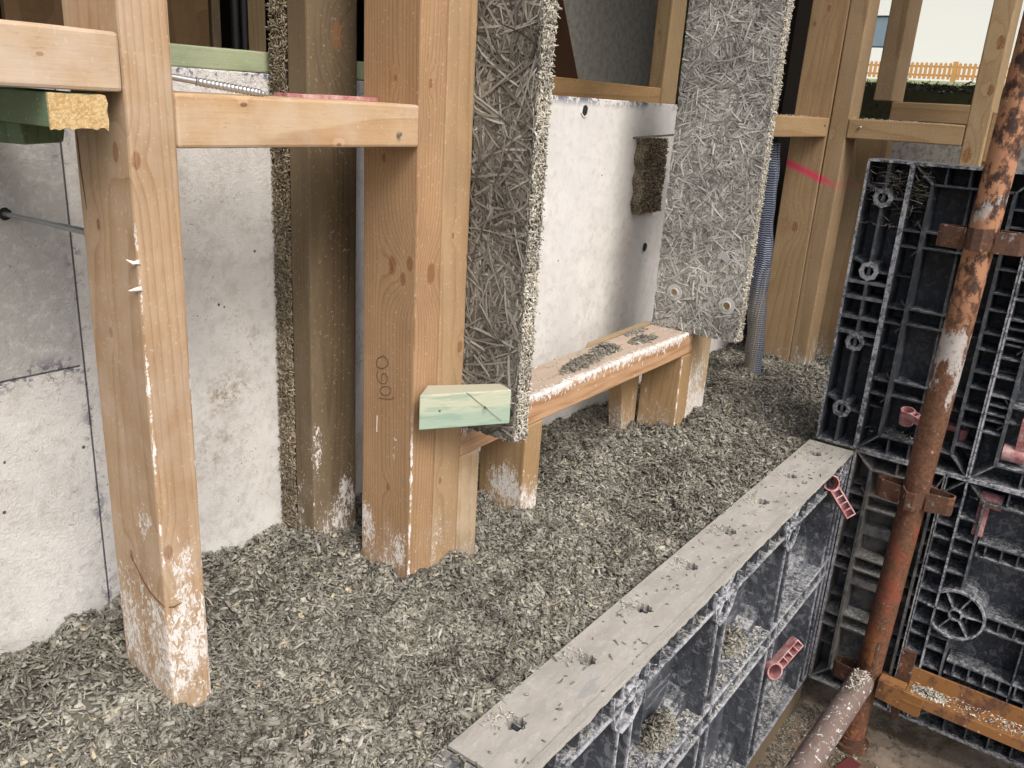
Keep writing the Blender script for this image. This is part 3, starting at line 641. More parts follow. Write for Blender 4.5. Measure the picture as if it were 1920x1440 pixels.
# ------------------------------------------------------------------ wood wool boards
def wool_board(name, label, poly, x0, x1, mats, nface, length, curl, width, nedge, seed, lift=.003, ymin=0, ymax=0, zmin=0, zmax=0, Kk=6):
    """panel standing in the YZ plane, face towards -X, front edge towards -Y"""
    r = np.random.default_rng(seed)
    m = MB(); m.prism(poly, x0 + .002, x1, lambda u, v, w: (w, u, v)); core = m
    V0 = np.array(m.v)
    th = r.uniform(0, 2 * np.pi, nface)
    Ls = r.uniform(*length, nface); D = np.stack([np.zeros(nface), np.cos(th), np.sin(th)], 1)
    C = np.stack([np.full(nface, x0 + .001), r.uniform(ymin, ymax, nface), r.uniform(zmin, zmax, nface)], 1)
    P0 = C - D * (Ls / 2)[:, None]
    V, F, c = ribbons(nface, P0, D, np.tile([-1., 0, 0], (nface, 1)), Ls, r.uniform(*width, nface), r.uniform(-curl, curl, nface), Kk, lift, .55 if curl > .3 else .12)
    # keep strands inside the board outline (press them back from the edge)
    V[:, 1] = np.clip(V[:, 1], ymin + r.uniform(-.0015, .001, len(V)), ymax); V[:, 2] = np.clip(V[:, 2], zmin + r.uniform(-.004, .001, len(V)), zmax)
    t = np.repeat(r.random(nface) * .95, c) + r.normal(0, .02, nface * c)
    ob = raw_mesh(name, mats[0], V, F, np.clip(t, 0, 1)); ob['label'] = label; ob['category'] = 'board'
    core.build('board_core', mats[2], ob)
    # frayed cut edge
    pe = np.stack([r.uniform(x0, x1, nedge), ymin + r.normal(0, .0012, nedge), r.uniform(zmin, zmax, nedge)], 1)
    ne = np.stack([r.normal(0, .45, nedge), np.full(nedge, -1.), r.normal(0, .35, nedge)], 1)
    e = chips_mesh('frayed_edge', mats[1], pe, ne, r.uniform(.003, .011, nedge), r.uniform(.0008, .0024, nedge), np.full(nedge, .0011), np.full(nedge, 1.57), np.clip(r.random(nedge) * 1.0, 0, 1))
    # chips lie along z on this edge
    e.parent = ob; e.location = (np.array(e['_o']) - np.array(ob['_o'])).tolist()
    nb = int(nedge * .25)
    pb = np.stack([r.uniform(x0, x1, nb), r.uniform(ymin, ymax, nb), zmin + r.normal(0, .0015, nb)], 1)
    e2 = chips_mesh('frayed_bottom', mats[0], pb, np.stack([r.normal(0, .5, nb), r.normal(0, .5, nb), -np.ones(nb)], 1), r.uniform(.004, .015, nb), r.uniform(.001, .0025, nb), np.full(nb, .001), r.uniform(0, 6.28, nb), r.random(nb) * .9)
    e2.parent = ob; e2.location = (np.array(e2['_o']) - np.array(ob['_o'])).tolist()
    return ob
M_core1 = simple('wool_core_shade_brown', (.03, .026, .02), .95, 0, .6, 150); M_core2 = simple('wool_core_shade_grey', (.045, .043, .038), .95, 0, .6, 150)  # near-black cores put the shade between strands into the colour
wb1 = wool_board('wood_wool_board', 'narrow brown-grey wood wool board with long strands, standing against the 1060 stud pair',
    [(.586, .200), (.672, .200), (.672, .204), (.85, .204), (.85, 1.5), (.586, 1.5)], .8355, .862, (M_ww1, M_wwe, M_core1), 6200, (.03, .11), .6, (.0014, .0034), 7000, 11, .0055, .586, .674, .200, 1.2, 8)
wb2 = wool_board('wood_wool_board', 'wide grey wood wool board with two round washers near its bottom, right of the opening',
    [(.578, .197), (.762, .199), (.762, 1.5), (.578, 1.5)], 1.558, 1.5845, (M_ww2, M_wwe, M_core2), 16500, (.012, .044), .10, (.0016, .0031), 7000, 12, .0048, .578, .762, .197, 1.15, 5)
for wy, wz in ((.719, .271), (.6055, .2645)):
    m = MB(); x_ = 1.5525
    cir = lambda r_, k=20: [(wy + r_ * math.cos(2 * math.pi * i / k), wz + r_ * math.sin(2 * math.pi * i / k)) for i in range(k)]
    fx = lambda u, v, w: (w, u, v)
    m.ring(cir(.0165), cir(.0085), x_ + .001, x_ + .0022, fx); m.ring(cir(.0090), cir(.0070), x_ - .0015, x_ + .004, fx)
    for i in range(6):
        a = i * math.pi / 3 + .3; cy, cz = wy + .0125 * math.cos(a), wz + .0125 * math.sin(a)
        m.ring([(cy + .0016 * math.cos(q * .785), cz + .0016 * math.sin(q * .785)) for q in range(8)], [(cy + .001 * math.cos(q * .785), cz + .001 * math.sin(q * .785)) for q in range(8)], x_ + .0004, x_ + .0012, fx)
    wsh = m.build('washer', M_washer, wb2, smooth=False)
    m = MB(); m.ring(cir(.0048, 14), cir(.0016, 14), x_ + .0008, x_ + .0032, fx); m.prism(cir(.0066, 14), x_ + .0032, x_ + .004, fx); m.build('screw_head', M_brass, wsh)
m = MB(); m.prism([(.612, .355), (.62, .366), (.631, .368), (.637, .360), (.64, .35), (.628, .352), (.618, .345)], 1.5535, 1.5555, lambda u, v, w: (w, u, v)); m.build('mortar_dab', simple('grey_dab', (.36, .37, .37), .8), wb2, bevel=.0008)
# dark board edge between weathered stud and wall
r = np.random.default_rng(5); n_ = 9000
P = np.stack([.7035 + r.normal(0, .0012, n_), r.uniform(.8625, .892, n_), r.uniform(-.02, 1.1, n_)], 1)
N_ = np.stack([-np.ones(n_), r.normal(0, .5, n_), r.normal(0, .3, n_)], 1)
e = chips_mesh('wood_wool_board', M_wwd, P, N_, r.uniform(.004, .013, n_), r.uniform(.0009, .0022, n_), np.full(n_, .0012), np.zeros(n_), r.random(n_) * .95)
tag(e, 'wood wool board edge-on between the weathered stud and the cast wall', 'board')
m = MB(); m.box(.7045, .779, .8625, .8925, -.1, 2.0); m.build('board_core', M_core1, e)
# small wood wool block on the wall behind the wide board
n_ = 5200; P = np.stack([r.uniform(1.645, 1.76, n_), .874 + r.normal(0, .0015, n_), r.uniform(.402, .56, n_)], 1)
P[:, 0] = np.maximum(P[:, 0], 1.65 + .06 * (.56 - P[:, 2]) + .004 * np.sin(P[:, 2] * 130)); sd_ = rng.random(n_) < .35; P[sd_, 0] = 1.65 + .06 * (.56 - P[sd_, 2]) + .004 * np.sin(P[sd_, 2] * 130); P[sd_, 1] = rng.uniform(.874, .892, sd_.sum())
e = chips_mesh('wood_wool_block', mat_shiv('wool_block_mix', (.07, .058, .042), (.24, .20, .145), (.44, .39, .30)), P, np.stack([r.normal(0, .6, n_), -np.ones(n_), r.normal(0, .6, n_)], 1), r.uniform(.003, .008, n_), r.uniform(.001, .0028, n_), np.full(n_, .0015), r.uniform(0, 6.28, n_), r.random(n_) * .97)
tag(e, 'small dark brown wood wool block fixed to the cast wall behind the wide grey board', 'block')
m = MB(); m.hexa([(1.664, .876, .403), (1.76, .876, .403), (1.76, .8925, .403), (1.664, .8925, .403), (1.655, .876, .559), (1.76, .876, .559), (1.76, .8925, .559), (1.655, .8925, .559)]); m.build('block_core', M_core1, e)

# mesh sleeve
def sleeve(x, y, z0, z1, rad, label):
    m = MB(); path = [(x + .002 * math.sin(q * .35), y + .0015 * math.sin(q * .5) + .045 * q / 40, z0 + (z1 - z0) * q / 40) for q in range(41)]; m.tube(path, [rad * (1 + .05 * math.sin(q * 1.1)) for q in range(41)], 20)
    n = NT('knitted_mesh'); ang = n.math('ARCTAN2', n.sub(n.y, y), n.sub(n.x, x))
    a = n.math('SINE', n.mul(ang, 26)); b = n.math('SINE', n.add(n.mul(n.z, 1150), n.mul(a, 1.1))); w = n.ss(b, -.1, .6)
    w2 = n.ss(n.math('SINE', n.mul(ang, 13)), -.4, .6)
    c = n.mix(n.mul(w, n.add(.35, n.mul(w2, .5))), (.035, .045, .075), (.33, .38, .47))
    lime = n.mul(n.ss(n.add(n.z, n.mul(n.noise(25, 4), .25)), .2, .42, 1, 0), n.ss(n.add(n.mul(n.sub(x, n.x), 8), n.mul(n.sub(n.y, y), 30)), -.45, .25)); c = n.mix(n.mul(lime, .85), c, (.22, .205, .17))
    n.bump(n.add(b, a), .7, .0015); o = m.build('mesh_sleeve', n.out(c, .7), smooth=True); tag(o, label, 'sleeve')
    return o
sleeve(2.05, .702, -.05, .56, .0225, 'blue-grey knitted mesh sleeve hanging just right of the wide grey board')

# ------------------------------------------------------------------ screws, packers
def screw(p0, p1, r, thread, label, thin=None, mats=None):
    p0 = Vector(p0); p1 = Vector(p1); d = (p1 - p0); L = d.length
    m = MB(); K = int(thread * L / .0009) if thread else 0; pts = [p0]; rad = [r * .8]
    t0 = 1 - thread
    for q in range(12): pts.append(p0.lerp(p1, t0 * (q + 1) / 12)); rad.append(r * (.8 if q < 11 else .8))
    for q in range(K):
        f = t0 + thread * (q + 1) / K; tip = max(0, (f - .93) / .07)
        pts.append(p0.lerp(p1, f)); rad.append(r * (1.1 if q % 4 in (0, 1) else .88) * (1 - .75 * tip))
    m.tube(pts, rad, 10); o = m.build('screw', mats or M_steel, smooth=True); tag(o, label, 'screw'); return o
screw((.40, .735, .628), (.5416, .690, .6105), .0036, .46, 'long galvanised screw lying loose on the long noggin')
screw((.3785, .893, .484), (.412, .770, .4765), .0031, .45, 'long screw stuck in the left cast wall, pointing at the near stud')
s3 = screw((1.6358, .895, .5595), (1.625, .765, .5765), .0026, .0, 'thin dark screw standing out of the cast wall above the brown block', mats=M_steeld)
pk = empty('packer', (.67, .75, .6083), 'faded pink-red plastic packers lying on the back of the long noggin', 'packer')
m = MB(); m.box(.6, .655, .735, .757, .6083, .6123); m.build('strip', M_pink, pk, .0006); m = MB(); m.box(.6545, .733, .738, .7615, .6083, .6128); m.build('strip', M_pink, pk, .0006)
m = MB(); m.tube([(.7, .672, .577), (.7, .669, .5768)], [.0028, .0022], 8); tag(m.build('nail', M_steel), 'nail head bent over on the right of the long noggin', 'nail')
m = MB(); m.tube([(2.229, .6, .606), (2.2262, .6, .606)], [.0034, .003], 8); m.tube([(2.2262, .6, .606), (2.220, .594, .609)], .0014, 6); tag(m.build('nail', M_steel), 'bright bent nail at the left end of the longer right noggin', 'nail')
m = MB(); m.tube([(2.2, .6755, .607), (2.2, .6725, .607)], [.0036, .003], 8); tag(m.build('nail', M_steeld), 'grey nail head near the right end of the short noggin', 'nail')
# lime blobs on the near stud's arris
for k, zz in enumerate((.470, .447)):
    m = MB(); m.tube([(.3885, .6735, zz), (.3845, .677, zz - .001), (.380, .680, zz - .002 + .004 * (k == 0))], [.0022, .0018, .0004], 7)
    tag(m.build('lime_drip', M_limeblob, smooth=True), ('upper' if k == 0 else 'lower') + ' of two white lime drips on the left arris of the near stud', 'drip')

# ------------------------------------------------------------------ interior
room = MB()
def mat_osb(name, a_, b_):
    n = NT(name); v = n.voro(22, (1, 1, .35)); q = n.noise(60, 4, .7); c = n.mix(v.outputs['Color'], a_, b_); return n.out(n.hsv(c, n.add(.7, n.mul(q, .6))), .8)
IWC = ((.42, .31, .18), (.30, .195, .10))
M_osb = mat_osb('oriented_strand_board', (.12, .075, .035), (.22, .14, .07))
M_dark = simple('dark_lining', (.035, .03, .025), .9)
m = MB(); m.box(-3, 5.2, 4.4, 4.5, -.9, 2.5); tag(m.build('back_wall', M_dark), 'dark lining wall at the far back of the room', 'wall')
m = MB(); m.prism([(2.60, .93), (5.1, 2.3), (5.1, 4.4), (5.2, 4.4), (5.2, 2.24), (2.64, .86)], -.9, 2.5, lambda u, v, w: (u, v, w)); tag(m.build('added_side_wall', M_dark), 'added dark wall closing the right side of the room', 'wall')  # wall added on a slant so the gap by the corner studs stays dark
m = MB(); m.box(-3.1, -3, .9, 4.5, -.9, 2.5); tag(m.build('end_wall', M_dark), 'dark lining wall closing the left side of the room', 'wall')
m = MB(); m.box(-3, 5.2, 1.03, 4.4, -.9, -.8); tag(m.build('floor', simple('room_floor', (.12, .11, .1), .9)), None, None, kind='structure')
m = MB(); m.box(-3.1, 5.3, .45, 4.6, 2.22, 2.34); m.box(2.1, 5.3, -2.5, .45, 2.22, 2.34); tag(m.build('shade_ceiling', simple('shade_slab', (.20, .16, .11), .9)), None, None, kind='structure')  # unseen slab added overhead to darken the room
m = MB(); m.box(.90, 1.39, 2.0, 2.015, -.8, 1.9); tag(m.build('osb_sheet', M_osb), 'brown strand board sheet in the dark room above the green batten', 'board')
IW = wood('inner_post_wood', 2, ((.36, .265, .155), (.26, .17, .09)), 21, 90, (((2.15, 1.13, .81), .005),))
timber('post', 'pale upright timber deep in the dark room above the green batten', 'post', 1.50, 1.566, 2.0, 2.05, -.8, 2.2, IW)
timber('post', 'brown upright timber in the dark room, left of the pale one', 'post', 1.40, 1.425, 2.0, 2.05, -.8, 2.2, WD)
for k, x_ in enumerate((1.445, 1.472)):
    m = MB(); m.tube([(x_, 1.97, -.8), (x_ + .002, 1.97, 2.2)], .011, 12); tag(m.build('pipe', simple('black_pipe', (.015, .015, .018), .35), smooth=True), ('left' if k == 0 else 'right') + ' one of two thin black pipes between timbers in the dark room', 'pipe', 'black pipes in the dark room')
timber('post', 'two-toned upright post seen at the right of the window opening', 'post', 2.15, 2.236, 1.10, 1.146, -.8, 2.2, IW, .004)
timber('frame_timber', 'brown horizontal rail just above the cast wall in the opening', 'rail', 1.30, 2.149, 1.105, 1.146, .625, .674, wood('inner_rail_wood', 0, ((.36, .23, .11), (.24, .14, .06)), 22, 60))
m = MB(); fxz = lambda u, v, w: (u, w, v)
m.prism([(2.73, .30), (2.51, .30), (1.60, 1.90), (1.83, 1.95)], 1.60, 1.625, fxz)
m.v = [(a + (.0), b, c) for a, b, c in m.v]
tag(m.build('leaning_board', simple('dark_brown_board', (.085, .042, .022), .6, 0, .6, 30), bevel=.002), 'dark brown board leaning slantwise behind the opening', 'board')
nP = NT('grey_board'); q = nP.noise(40, 5, .7); Mgp = nP.out(nP.mix(nP.ss(q, .4, .65), (.66, .66, .60), (.48, .48, .44)), .8)
m = MB(); m.box(2.2, 3.9, 1.70, 1.715, -.8, 1.9); tag(m.build('sheet', Mgp), 'grey-green sheet standing behind the leaning brown board', 'sheet')

# ------------------------------------------------------------------ hemp-lime fill
def in_fill(x, y):
    a = (x > -.05) & (x < 2.44) & (y > .434) & (y < .893)
    b = (x > 1.757) & (x < 2.44) & (y > -.3) & (y <= .434)
    return a | b
gx = np.linspace(-.25, 2.45, 460); gy = np.linspace(.434, .8935, 90)
X, Y = np.meshgrid(gx, gy, indexing='ij'); Z = fill_h(X, Y) - .003
V2 = np.stack([X, Y, Z], -1).reshape(-1, 3)
i, j = np.meshgrid(np.arange(459), np.arange(89), indexing='ij'); b = (i * 90 + j).ravel(); F2 = np.stack([b, b + 90, b + 91, b + 1], 1)
n_ = 150000
x = rng.uniform(-.15, 2.44, int(n_ * .86)); y = rng.uniform(.434, .893, len(x))
x2 = rng.uniform(1.76, 2.44, n_ - len(x)); y2 = rng.uniform(-.05, .434, len(x2))
near = rng.uniform(0, 1, 32000); xn = .1 + 1.0 * near; yn = rng.uniform(.434, .72, 32000)
x = np.concatenate([x, x2, xn]); y = np.concatenate([y, y2, yn]); n_ = len(x)
z = fill_h(x, y) + rng.uniform(-.003, .0045, n_)
e_ = .004; gxn = (fill_h(x + e_, y) - fill_h(x - e_, y)) / (2 * e_); gyn = (fill_h(x, y + e_) - fill_h(x, y - e_)) / (2 * e_)
N_ = np.stack([-gxn, -gyn, np.ones(n_)], 1) + rng.normal(0, .5, (n_, 3)) * [1, 1, .3]
N_[:, 2] = np.abs(N_[:, 2]) + .1
L_ = rng.gamma(4.5, .0018, n_).clip(.003, .021); W_ = rng.gamma(3.6, .0008, n_).clip(.0008, .0068)
fib_ = rng.random(n_) < .16; L_[fib_] *= 1.25; W_[fib_] = rng.uniform(.0004, .0009, fib_.sum())
tone = rng.beta(1.8, 1.8, n_) * .955; tone[rng.random(n_) < .018] = .98
V3, F3 = None, None
n4 = 120 * 90
X4, Y4 = np.meshgrid(np.linspace(1.757, 2.45, 120), np.linspace(-.3, .434, 90), indexing='ij'); V4 = np.stack([X4, Y4, fill_h(X4, Y4) - .003], -1).reshape(-1, 3)
i, j = np.meshgrid(np.arange(119), np.arange(89), indexing='ij'); b = (i * 90 + j).ravel(); F4_ = np.stack([b, b + 90, b + 91, b + 1], 1) + len(V2)
ext = (np.concatenate([V2, V4]), np.concatenate([F2, F4_]), np.full(len(V2) + n4, .12))  # bed gets a dark tone so gaps between chips look shaded
fill = chips_mesh('hemp_lime_fill', M_shiv, np.stack([x, y, z], 1), N_, L_, W_, np.full(n_, .0011), rng.uniform(0, 6.28, n_), tone, ext)
tag(fill, 'loose grey-green hemp shiv and lime filling the formwork around the studs', 'hemp fill', kind='stuff')

def heap(label, cx, cy, cz, rx, ry, h, n_, mat=None, name='shiv_heap', size=1., seed=0, rot=0.):
    r = np.random.default_rng(seed + 100)
    a = r.uniform(0, 6.28, n_); q = np.sqrt(r.random(n_)); u = q * np.cos(a); v = q * np.sin(a)
    hh = h * (1 - q ** 1.6) * (.7 + .6 * r.random(n_)) * (1 + 1.1 * vnoise(cx * 50 + u * 3.1, cy * 50 + v * 3.1, 1.0, 40 + seed))
    x = cx + rx * u * math.cos(rot) - ry * v * math.sin(rot); y = cy + rx * u * math.sin(rot) + ry * v * math.cos(rot)
    N_ = np.stack([u * h / rx, v * h / ry, np.ones(n_)], 1) + r.normal(0, .4, (n_, 3))
    t = r.beta(2, 2, n_) * .955
    o = chips_mesh(name, mat or M_shiv, np.stack([x, y, cz + .001 + hh * r.random(n_) ** .4], 1), N_, r.gamma(6, .0013, n_).clip(.003, .015) * size, r.gamma(5, .0005, n_).clip(.001, .004) * size, np.full(n_, .001), r.uniform(0, 6.28, n_), t)
    tag(o, label, 'shavings', kind='stuff'); return o
def scatter(label, boxes, n_, mat, seed, size=.7, flat=.25, name='loose_shiv'):
    r = np.random.default_rng(seed); ws = np.array([b[5] for b in boxes], float); ws /= ws.sum(); k = r.choice(len(boxes), n_, p=ws)
    B = np.array([b[:5] for b in boxes])[k]
    x = B[:, 0] + (B[:, 1] - B[:, 0]) * r.random(n_); y = B[:, 2] + (B[:, 3] - B[:, 2]) * r.random(n_); z = B[:, 4] + r.uniform(.0003, .0022, n_)
    o = chips_mesh(name, mat, np.stack([x, y, z], 1), np.array([0, 0, 1.]) + r.normal(0, flat, (n_, 3)), r.gamma(4, .0016, n_).clip(.002, .013) * size, r.gamma(4, .0005, n_).clip(.0006, .003) * size, np.full(n_, .0007), r.uniform(0, 6.28, n_), r.beta(2, 2, n_) * .955)
    tag(o, label, 'shavings', kind='stuff'); return o
heap('longer trail of grey shavings along the middle of the sill plate', 1.235, .718, .195, .115, .020, .008, 330, seed=1, rot=.12)
heap('compact clump of grey shavings at the wider part of the sill plate', 1.31, .728, .195, .045, .022, .009, 200, seed=2)
heap('small clump of shavings near the right end of the sill plate', 1.43, .715, .195, .05, .018, .007, 150, seed=3)
heap('thin smear of shavings at the far back corner of the sill plate', 1.47, .752, .195, .045, .008, .005, 130, seed=4)
scatter('loose pale chips scattered over the sill plate', [(.87, 1.54, .68, .76, .195, 1)], 260, M_shivpale, 5)
scatter('flecks of pale lime along the top of the longer right noggin and its neighbour', [(1.75, 2.22, .68, .76, .6245, 1), (2.24, 2.31, .40, .62, .627, 1.)], 160, M_shivpale, 6)

# ------------------------------------------------------------------ formwork panels
FR = lambda u, v, w: (u, .347 + w, v)        # front panel: u = x, v = z, w = depth
RT = lambda u, v, w: (1.67 + w, u, v)        # return panels: u = y
def vrib(m, fn, u, v0, v1, w0=0., w1=.07, t=.003): m.prism([(u - t/2, v0), (u + t/2, v0), (u + t/2, v1), (u - t/2, v1)], w0, w1, fn)
def hrib(m, fn, v, u0, u1, w0=0., w1=.07, t=.003): m.prism([(u0, v - t/2), (u1, v - t/2), (u1, v + t/2), (u0, v + t/2)], w0, w1, fn)
def slash(m, fn, a, b, w0=0., w1=.07, t=.003):
    d = Vector((b[0]-a[0], b[1]-a[1])).normalized(); n = Vector((-d.y, d.x)) * t/2
    m.prism([(a[0]-n.x, a[1]-n.y), (b[0]-n.x, b[1]-n.y), (b[0]+n.x, b[1]+n.y), (a[0]+n.x, a[1]+n.y)], w0, w1, fn)
def circ(cu, cv, r, k=16, lob=0., ph=0.): return [(cu + r * (1 + lob * math.cos(8 * 2 * math.pi * i / k)) * math.cos(2*math.pi*i/k + ph), cv + r * (1 + lob * math.cos(8*2*math.pi*i/k)) * math.sin(2*math.pi*i/k + ph)) for i in range(k)]
def roundrect(u0, u1, v0, v1, r, k=4):
    out = []
    for cu, cv, a0 in ((u1 - r, v1 - r, 0), (u0 + r, v1 - r, 90), (u0 + r, v0 + r, 180), (u1 - r, v0 + r, 270)):
        for i in range(k + 1):
            a = math.radians(a0 + 90 * i / k); out.append((cu + r * math.cos(a), cv + r * math.sin(a)))
    return out
def fillet(m, fn, u0, u1, v0, v1, r, w0, w1):
    """rounded-corner collar inside a cell"""
    inner = roundrect(u0, u1, v0, v1, r, 4); outer = []
    for cu, cv, n in ((u1, v1, 5), (u0, v1, 5), (u0, v0, 5), (u1, v0, 5)): outer += [(cu, cv)] * n
    for i in range(4):
        idx = list(range(i*5, i*5 + 5)); c = outer[idx[0]]
        m.prism([c] + [inner[q] for q in idx], w0, w1, fn)
def handle(m, base, ax, arm, scale=1.):
    """formwork key: hollow barrel along ax, ladder arm along arm"""
    base = Vector(base); a = Vector(ax).normalized(); b = Vector(arm).normalized(); b = (b - a * b.dot(a)).normalized(); c = a.cross(b); s = scale
    fn = lambda u, v, w: tuple(base + b * u + c * v + a * w)
    m.ring(circ(0, 0, .0135*s, 20), circ(0, 0, .0115*s, 20), 0, .032*s, fn); m.prism(circ(0, 0, .0115*s, 20), .0, .004*s, fn)
    L, h, t = .062*s, .0072*s, .0018*s
    for sgn in (-1, 1):
        m.prism([(.011*s, sgn*h - t/2), (L, sgn*h - t/2 + .0), (L, sgn*h + t/2), (.011*s, sgn*h + t/2)], .016*s, .032*s, fn)
    m.prism([(.011*s, -h), (L, -h), (L, h), (.011*s, h)], .016*s, .018*s, fn)
    for q in range(5):
        u = (.013 + .0118 * q) * s; m.prism([(u, -h), (u + t, -h), (u + t, h), (u, h)], .0182*s, .0318*s, fn)

# ---- front panel
fp = empty('formwork', (1.1, .39, -.535), 'long front formwork panel with pale lime smeared over its holed top flange', 'formwork')
# top flange with real lobed holes, ragged lime edges
m = MB(); hx = [.607 + .1415 * i for i in range(8)]; xs_ = [.537]
def flange(m, x0, x1, y0, y1, ztop, hc, r):
    n = 32; hole = circ(hc[0], hc[1], r, n, .12); out = []
    for i in range(n):
        a = 2*math.pi*i/n; du, dv = math.cos(a), math.sin(a)
        tu = ((x1 - hc[0]) / du if du > 1e-6 else (x0 - hc[0]) / du if du < -1e-6 else 1e9); tv = ((y1 - hc[1]) / dv if dv > 1e-6 else (y0 - hc[1]) / dv if dv < -1e-6 else 1e9)
        t = min(tu, tv); out.append((hc[0] + du * t, hc[1] + dv * t))
    # exact corners
    for cx_, cy_ in ((x0, y0), (x1, y0), (x1, y1), (x0, y1)):
        k = min(range(n), key=lambda q: (out[q][0] - cx_)**2 + (out[q][1] - cy_)**2); out[k] = (cx_, cy_)
    m.ring(out, hole, ztop - .004, ztop, lambda u, v, w: (u, v, w))
    m.ring(circ(hc[0], hc[1], r * 1.12, n, .1), hole, ztop - .032, ztop - .0045, lambda u, v, w: (u, v, w))
for i, h in enumerate(hx):
    x0 = .537 if i == 0 else (hx[i-1] + h)/2; x1 = 1.668 if i == 7 else (h + hx[i+1])/2
    flange(m, x0, x1, .3475, .4335, 0., (h, .400), .0112)
top = m.build('top_flange', M_strip, fp)
m = MB()   # uneven lime crust on the outer rim and around holes
r = np.random.default_rng(9)
xx_ = np.arange(.537, 1.668, .006); prev = None
ring_pts = []
for k, xq in enumerate(xx_):
    a = .0035 + .0045 * abs(float(vnoise(np.array([xq]), np.array([.3]), 40, 8)[0])) * 2; dz = .0025 + .005 * abs(float(vnoise(np.array([xq]), np.array([.9]), 55, 9)[0])) * 2
    ring_pts.append([(xq, .3475 + .008, .0012), (xq, .347 - a * .25, .0016), (xq, .3465 - a * .35, -dz), (xq, .3475, -dz - .002)])
base = None
for k, rp in enumerate(ring_pts):
    b_ = m.pts(rp)
    if base is not None:
        for q in range(3): m.quad(base + q, base + q + 1, b_ + q + 1, b_ + q)
    base = b_
m.build('lime_crust', M_strip, fp, smooth=True)
m = MB(); X0, X1, ZB = .537, 1.6685, -.535
hrib(m, FR, -.043, X0, X1, 0, .075); hrib(m, FR, ZB, X0, X1, 0, .08, .005); vrib(m, FR, X0 + .002, ZB, -.005); vrib(m, FR, X1 - .002, ZB, -.005, 0, .075, .004)
mains = [.765 + .285 * i for i in range(4)]
for c in mains:
    for d in (-.017, .017):
        if c + d < X1: vrib(m, FR, c + d, ZB, -.044)
        if c + d < X1: vrib(m, FR, c + d, -.043, -.006, .0, .06)
for k in range(24):
    xq = .565 + .0472 * k
    if xq < X1 - .01 and min(abs(xq - c) for c in mains) > .03: vrib(m, FR, xq, -.042, -.006, .004, .06, .0022)
for zc in (-.238, -.272): hrib(m, FR, zc, X0, X1, 0, .07)
# cross pieces in the narrow ladders
for c in mains:
    for zq in (-.10, -.16, -.205, -.33, -.40, -.47):
        if c < X1: hrib(m, FR, zq, c - .0165, min(c + .0165, X1), .012, .06, .0025)
for k in range(22):
    xq = .58 + .05 * k; slash(m, FR, (xq, -.2725), (xq + .016, -.2375), .006, .055, .0022)
# back skin and bottom return
for k in range(46):
    xq = .55 + .0245 * k
    if xq < X1 - .01 and min(abs(xq - c) for c in mains) > .03: slash(m, FR, (xq, -.042), (xq + .010, -.012), .02, .06, .0018)
m.prism([(X0, ZB), (X1, ZB), (X1, -.005), (X0, -.005)], .0765, .0795, FR)
m.build('ribs', M_plF, fp)
# cells: collars with round corners, intermediate folds, sloping pocket floors
m = MB(); us = [X0 + .004] + [c for c in mains if c < X1] + [X1 - .004]
for i in range(len(us) - 1):
    a = us[i] + (.0185 if i else 0); b_ = us[i+1] - (.0185 if i < len(us) - 2 else .0185)
    if b_ - a < .05: continue
    for v0, v1 in ((-.236, -.0445), (-.533, -.2735)):
        fillet(m, FR, a, b_, v0, v1, .060, .028, .0755)
        mid = (v0 + v1) / 2
        m.prism([(a, v0), (b_, v0), (b_, mid + .0), (a, mid + .0)], .058, .0755, FR); fillet(m, FR, a + .02, b_ - .02, mid + .004, v1 - .012, .03, .062, .0755)
        for g0, g1 in (((a, mid + .004), (a + .02, v1)), ((b_ - .02, mid + .004), (b_, v1)), ((a + .02, v1 - .012), (b_ - .02, v1))): m.prism([g0, (g1[0], g0[1]), g1, (g0[0], g1[1])], .0625, .0755, FR)
        mu = (a + b_) / 2; vrib(m, FR, mu + .01, v0, mid - .006, .046, .0578, .003)
m.build('pocket_collars', M_plF, fp)
# reinforcing bosses hung under the top row
for c in (.765, 1.05, 1.335, 1.60):
    m = MB(); fu = c
    U = [(fu - .042, -.012), (fu - .040, -.035), (fu - .030, -.062), (fu - .012, -.078), (fu + .012, -.078), (fu + .030, -.062), (fu + .040, -.035), (fu + .042, -.012)]
    U = [(min(a, X1 - .004), b_) for a, b_ in U]
    for a, b_ in zip(U[:-1], U[1:]): slash(m, FR, a, b_, -.002, .04, .0025)
    m.ring(circ(fu, -.03, .0105, 16), circ(fu, -.03, .0085, 16), -.003, .04, FR)
    for ang in (0, 55, 125, 180, 235, 305):
        a = math.radians(ang); q = (fu + .0105 * math.cos(a), -.03 + .0105 * math.sin(a)); r_ = .030 if ang in (0, 180) else .040
        q2 = (min(fu + r_ * math.cos(a), X1 - .004), max(-.03 + r_ * math.sin(a), -.07) if math.sin(a) < 0 else min(-.03 + r_ * math.sin(a), -.006)); slash(m, FR, q, q2, -.001, .035, .002)
    m.build('boss', M_plF, fp)
for bx_, bz, ax, arm in ((1.366, -.338, (-.62, -.78, .25), (.9, -.1, .62)), (1.560, -.035, (-.75, -.45, .35), (.05, -.62, -.75))):
    m = MB(); handle(m, (bx_, .362, bz), ax, arm, 1.15); m.build('handle', M_pink, fp, smooth=True)
for q in ((1.50, -.138, .012), (1.50, -.41, .014), (1.17, -.44, .016), (1.45, -.47, .010)):
    m = MB(); m.prism(circ(q[0], q[1], q[2], 20, .06), .0745, .0763, FR); m.build('bolt_hole', M_hole, fp)  # dark discs laid on the skin as the shade of holes
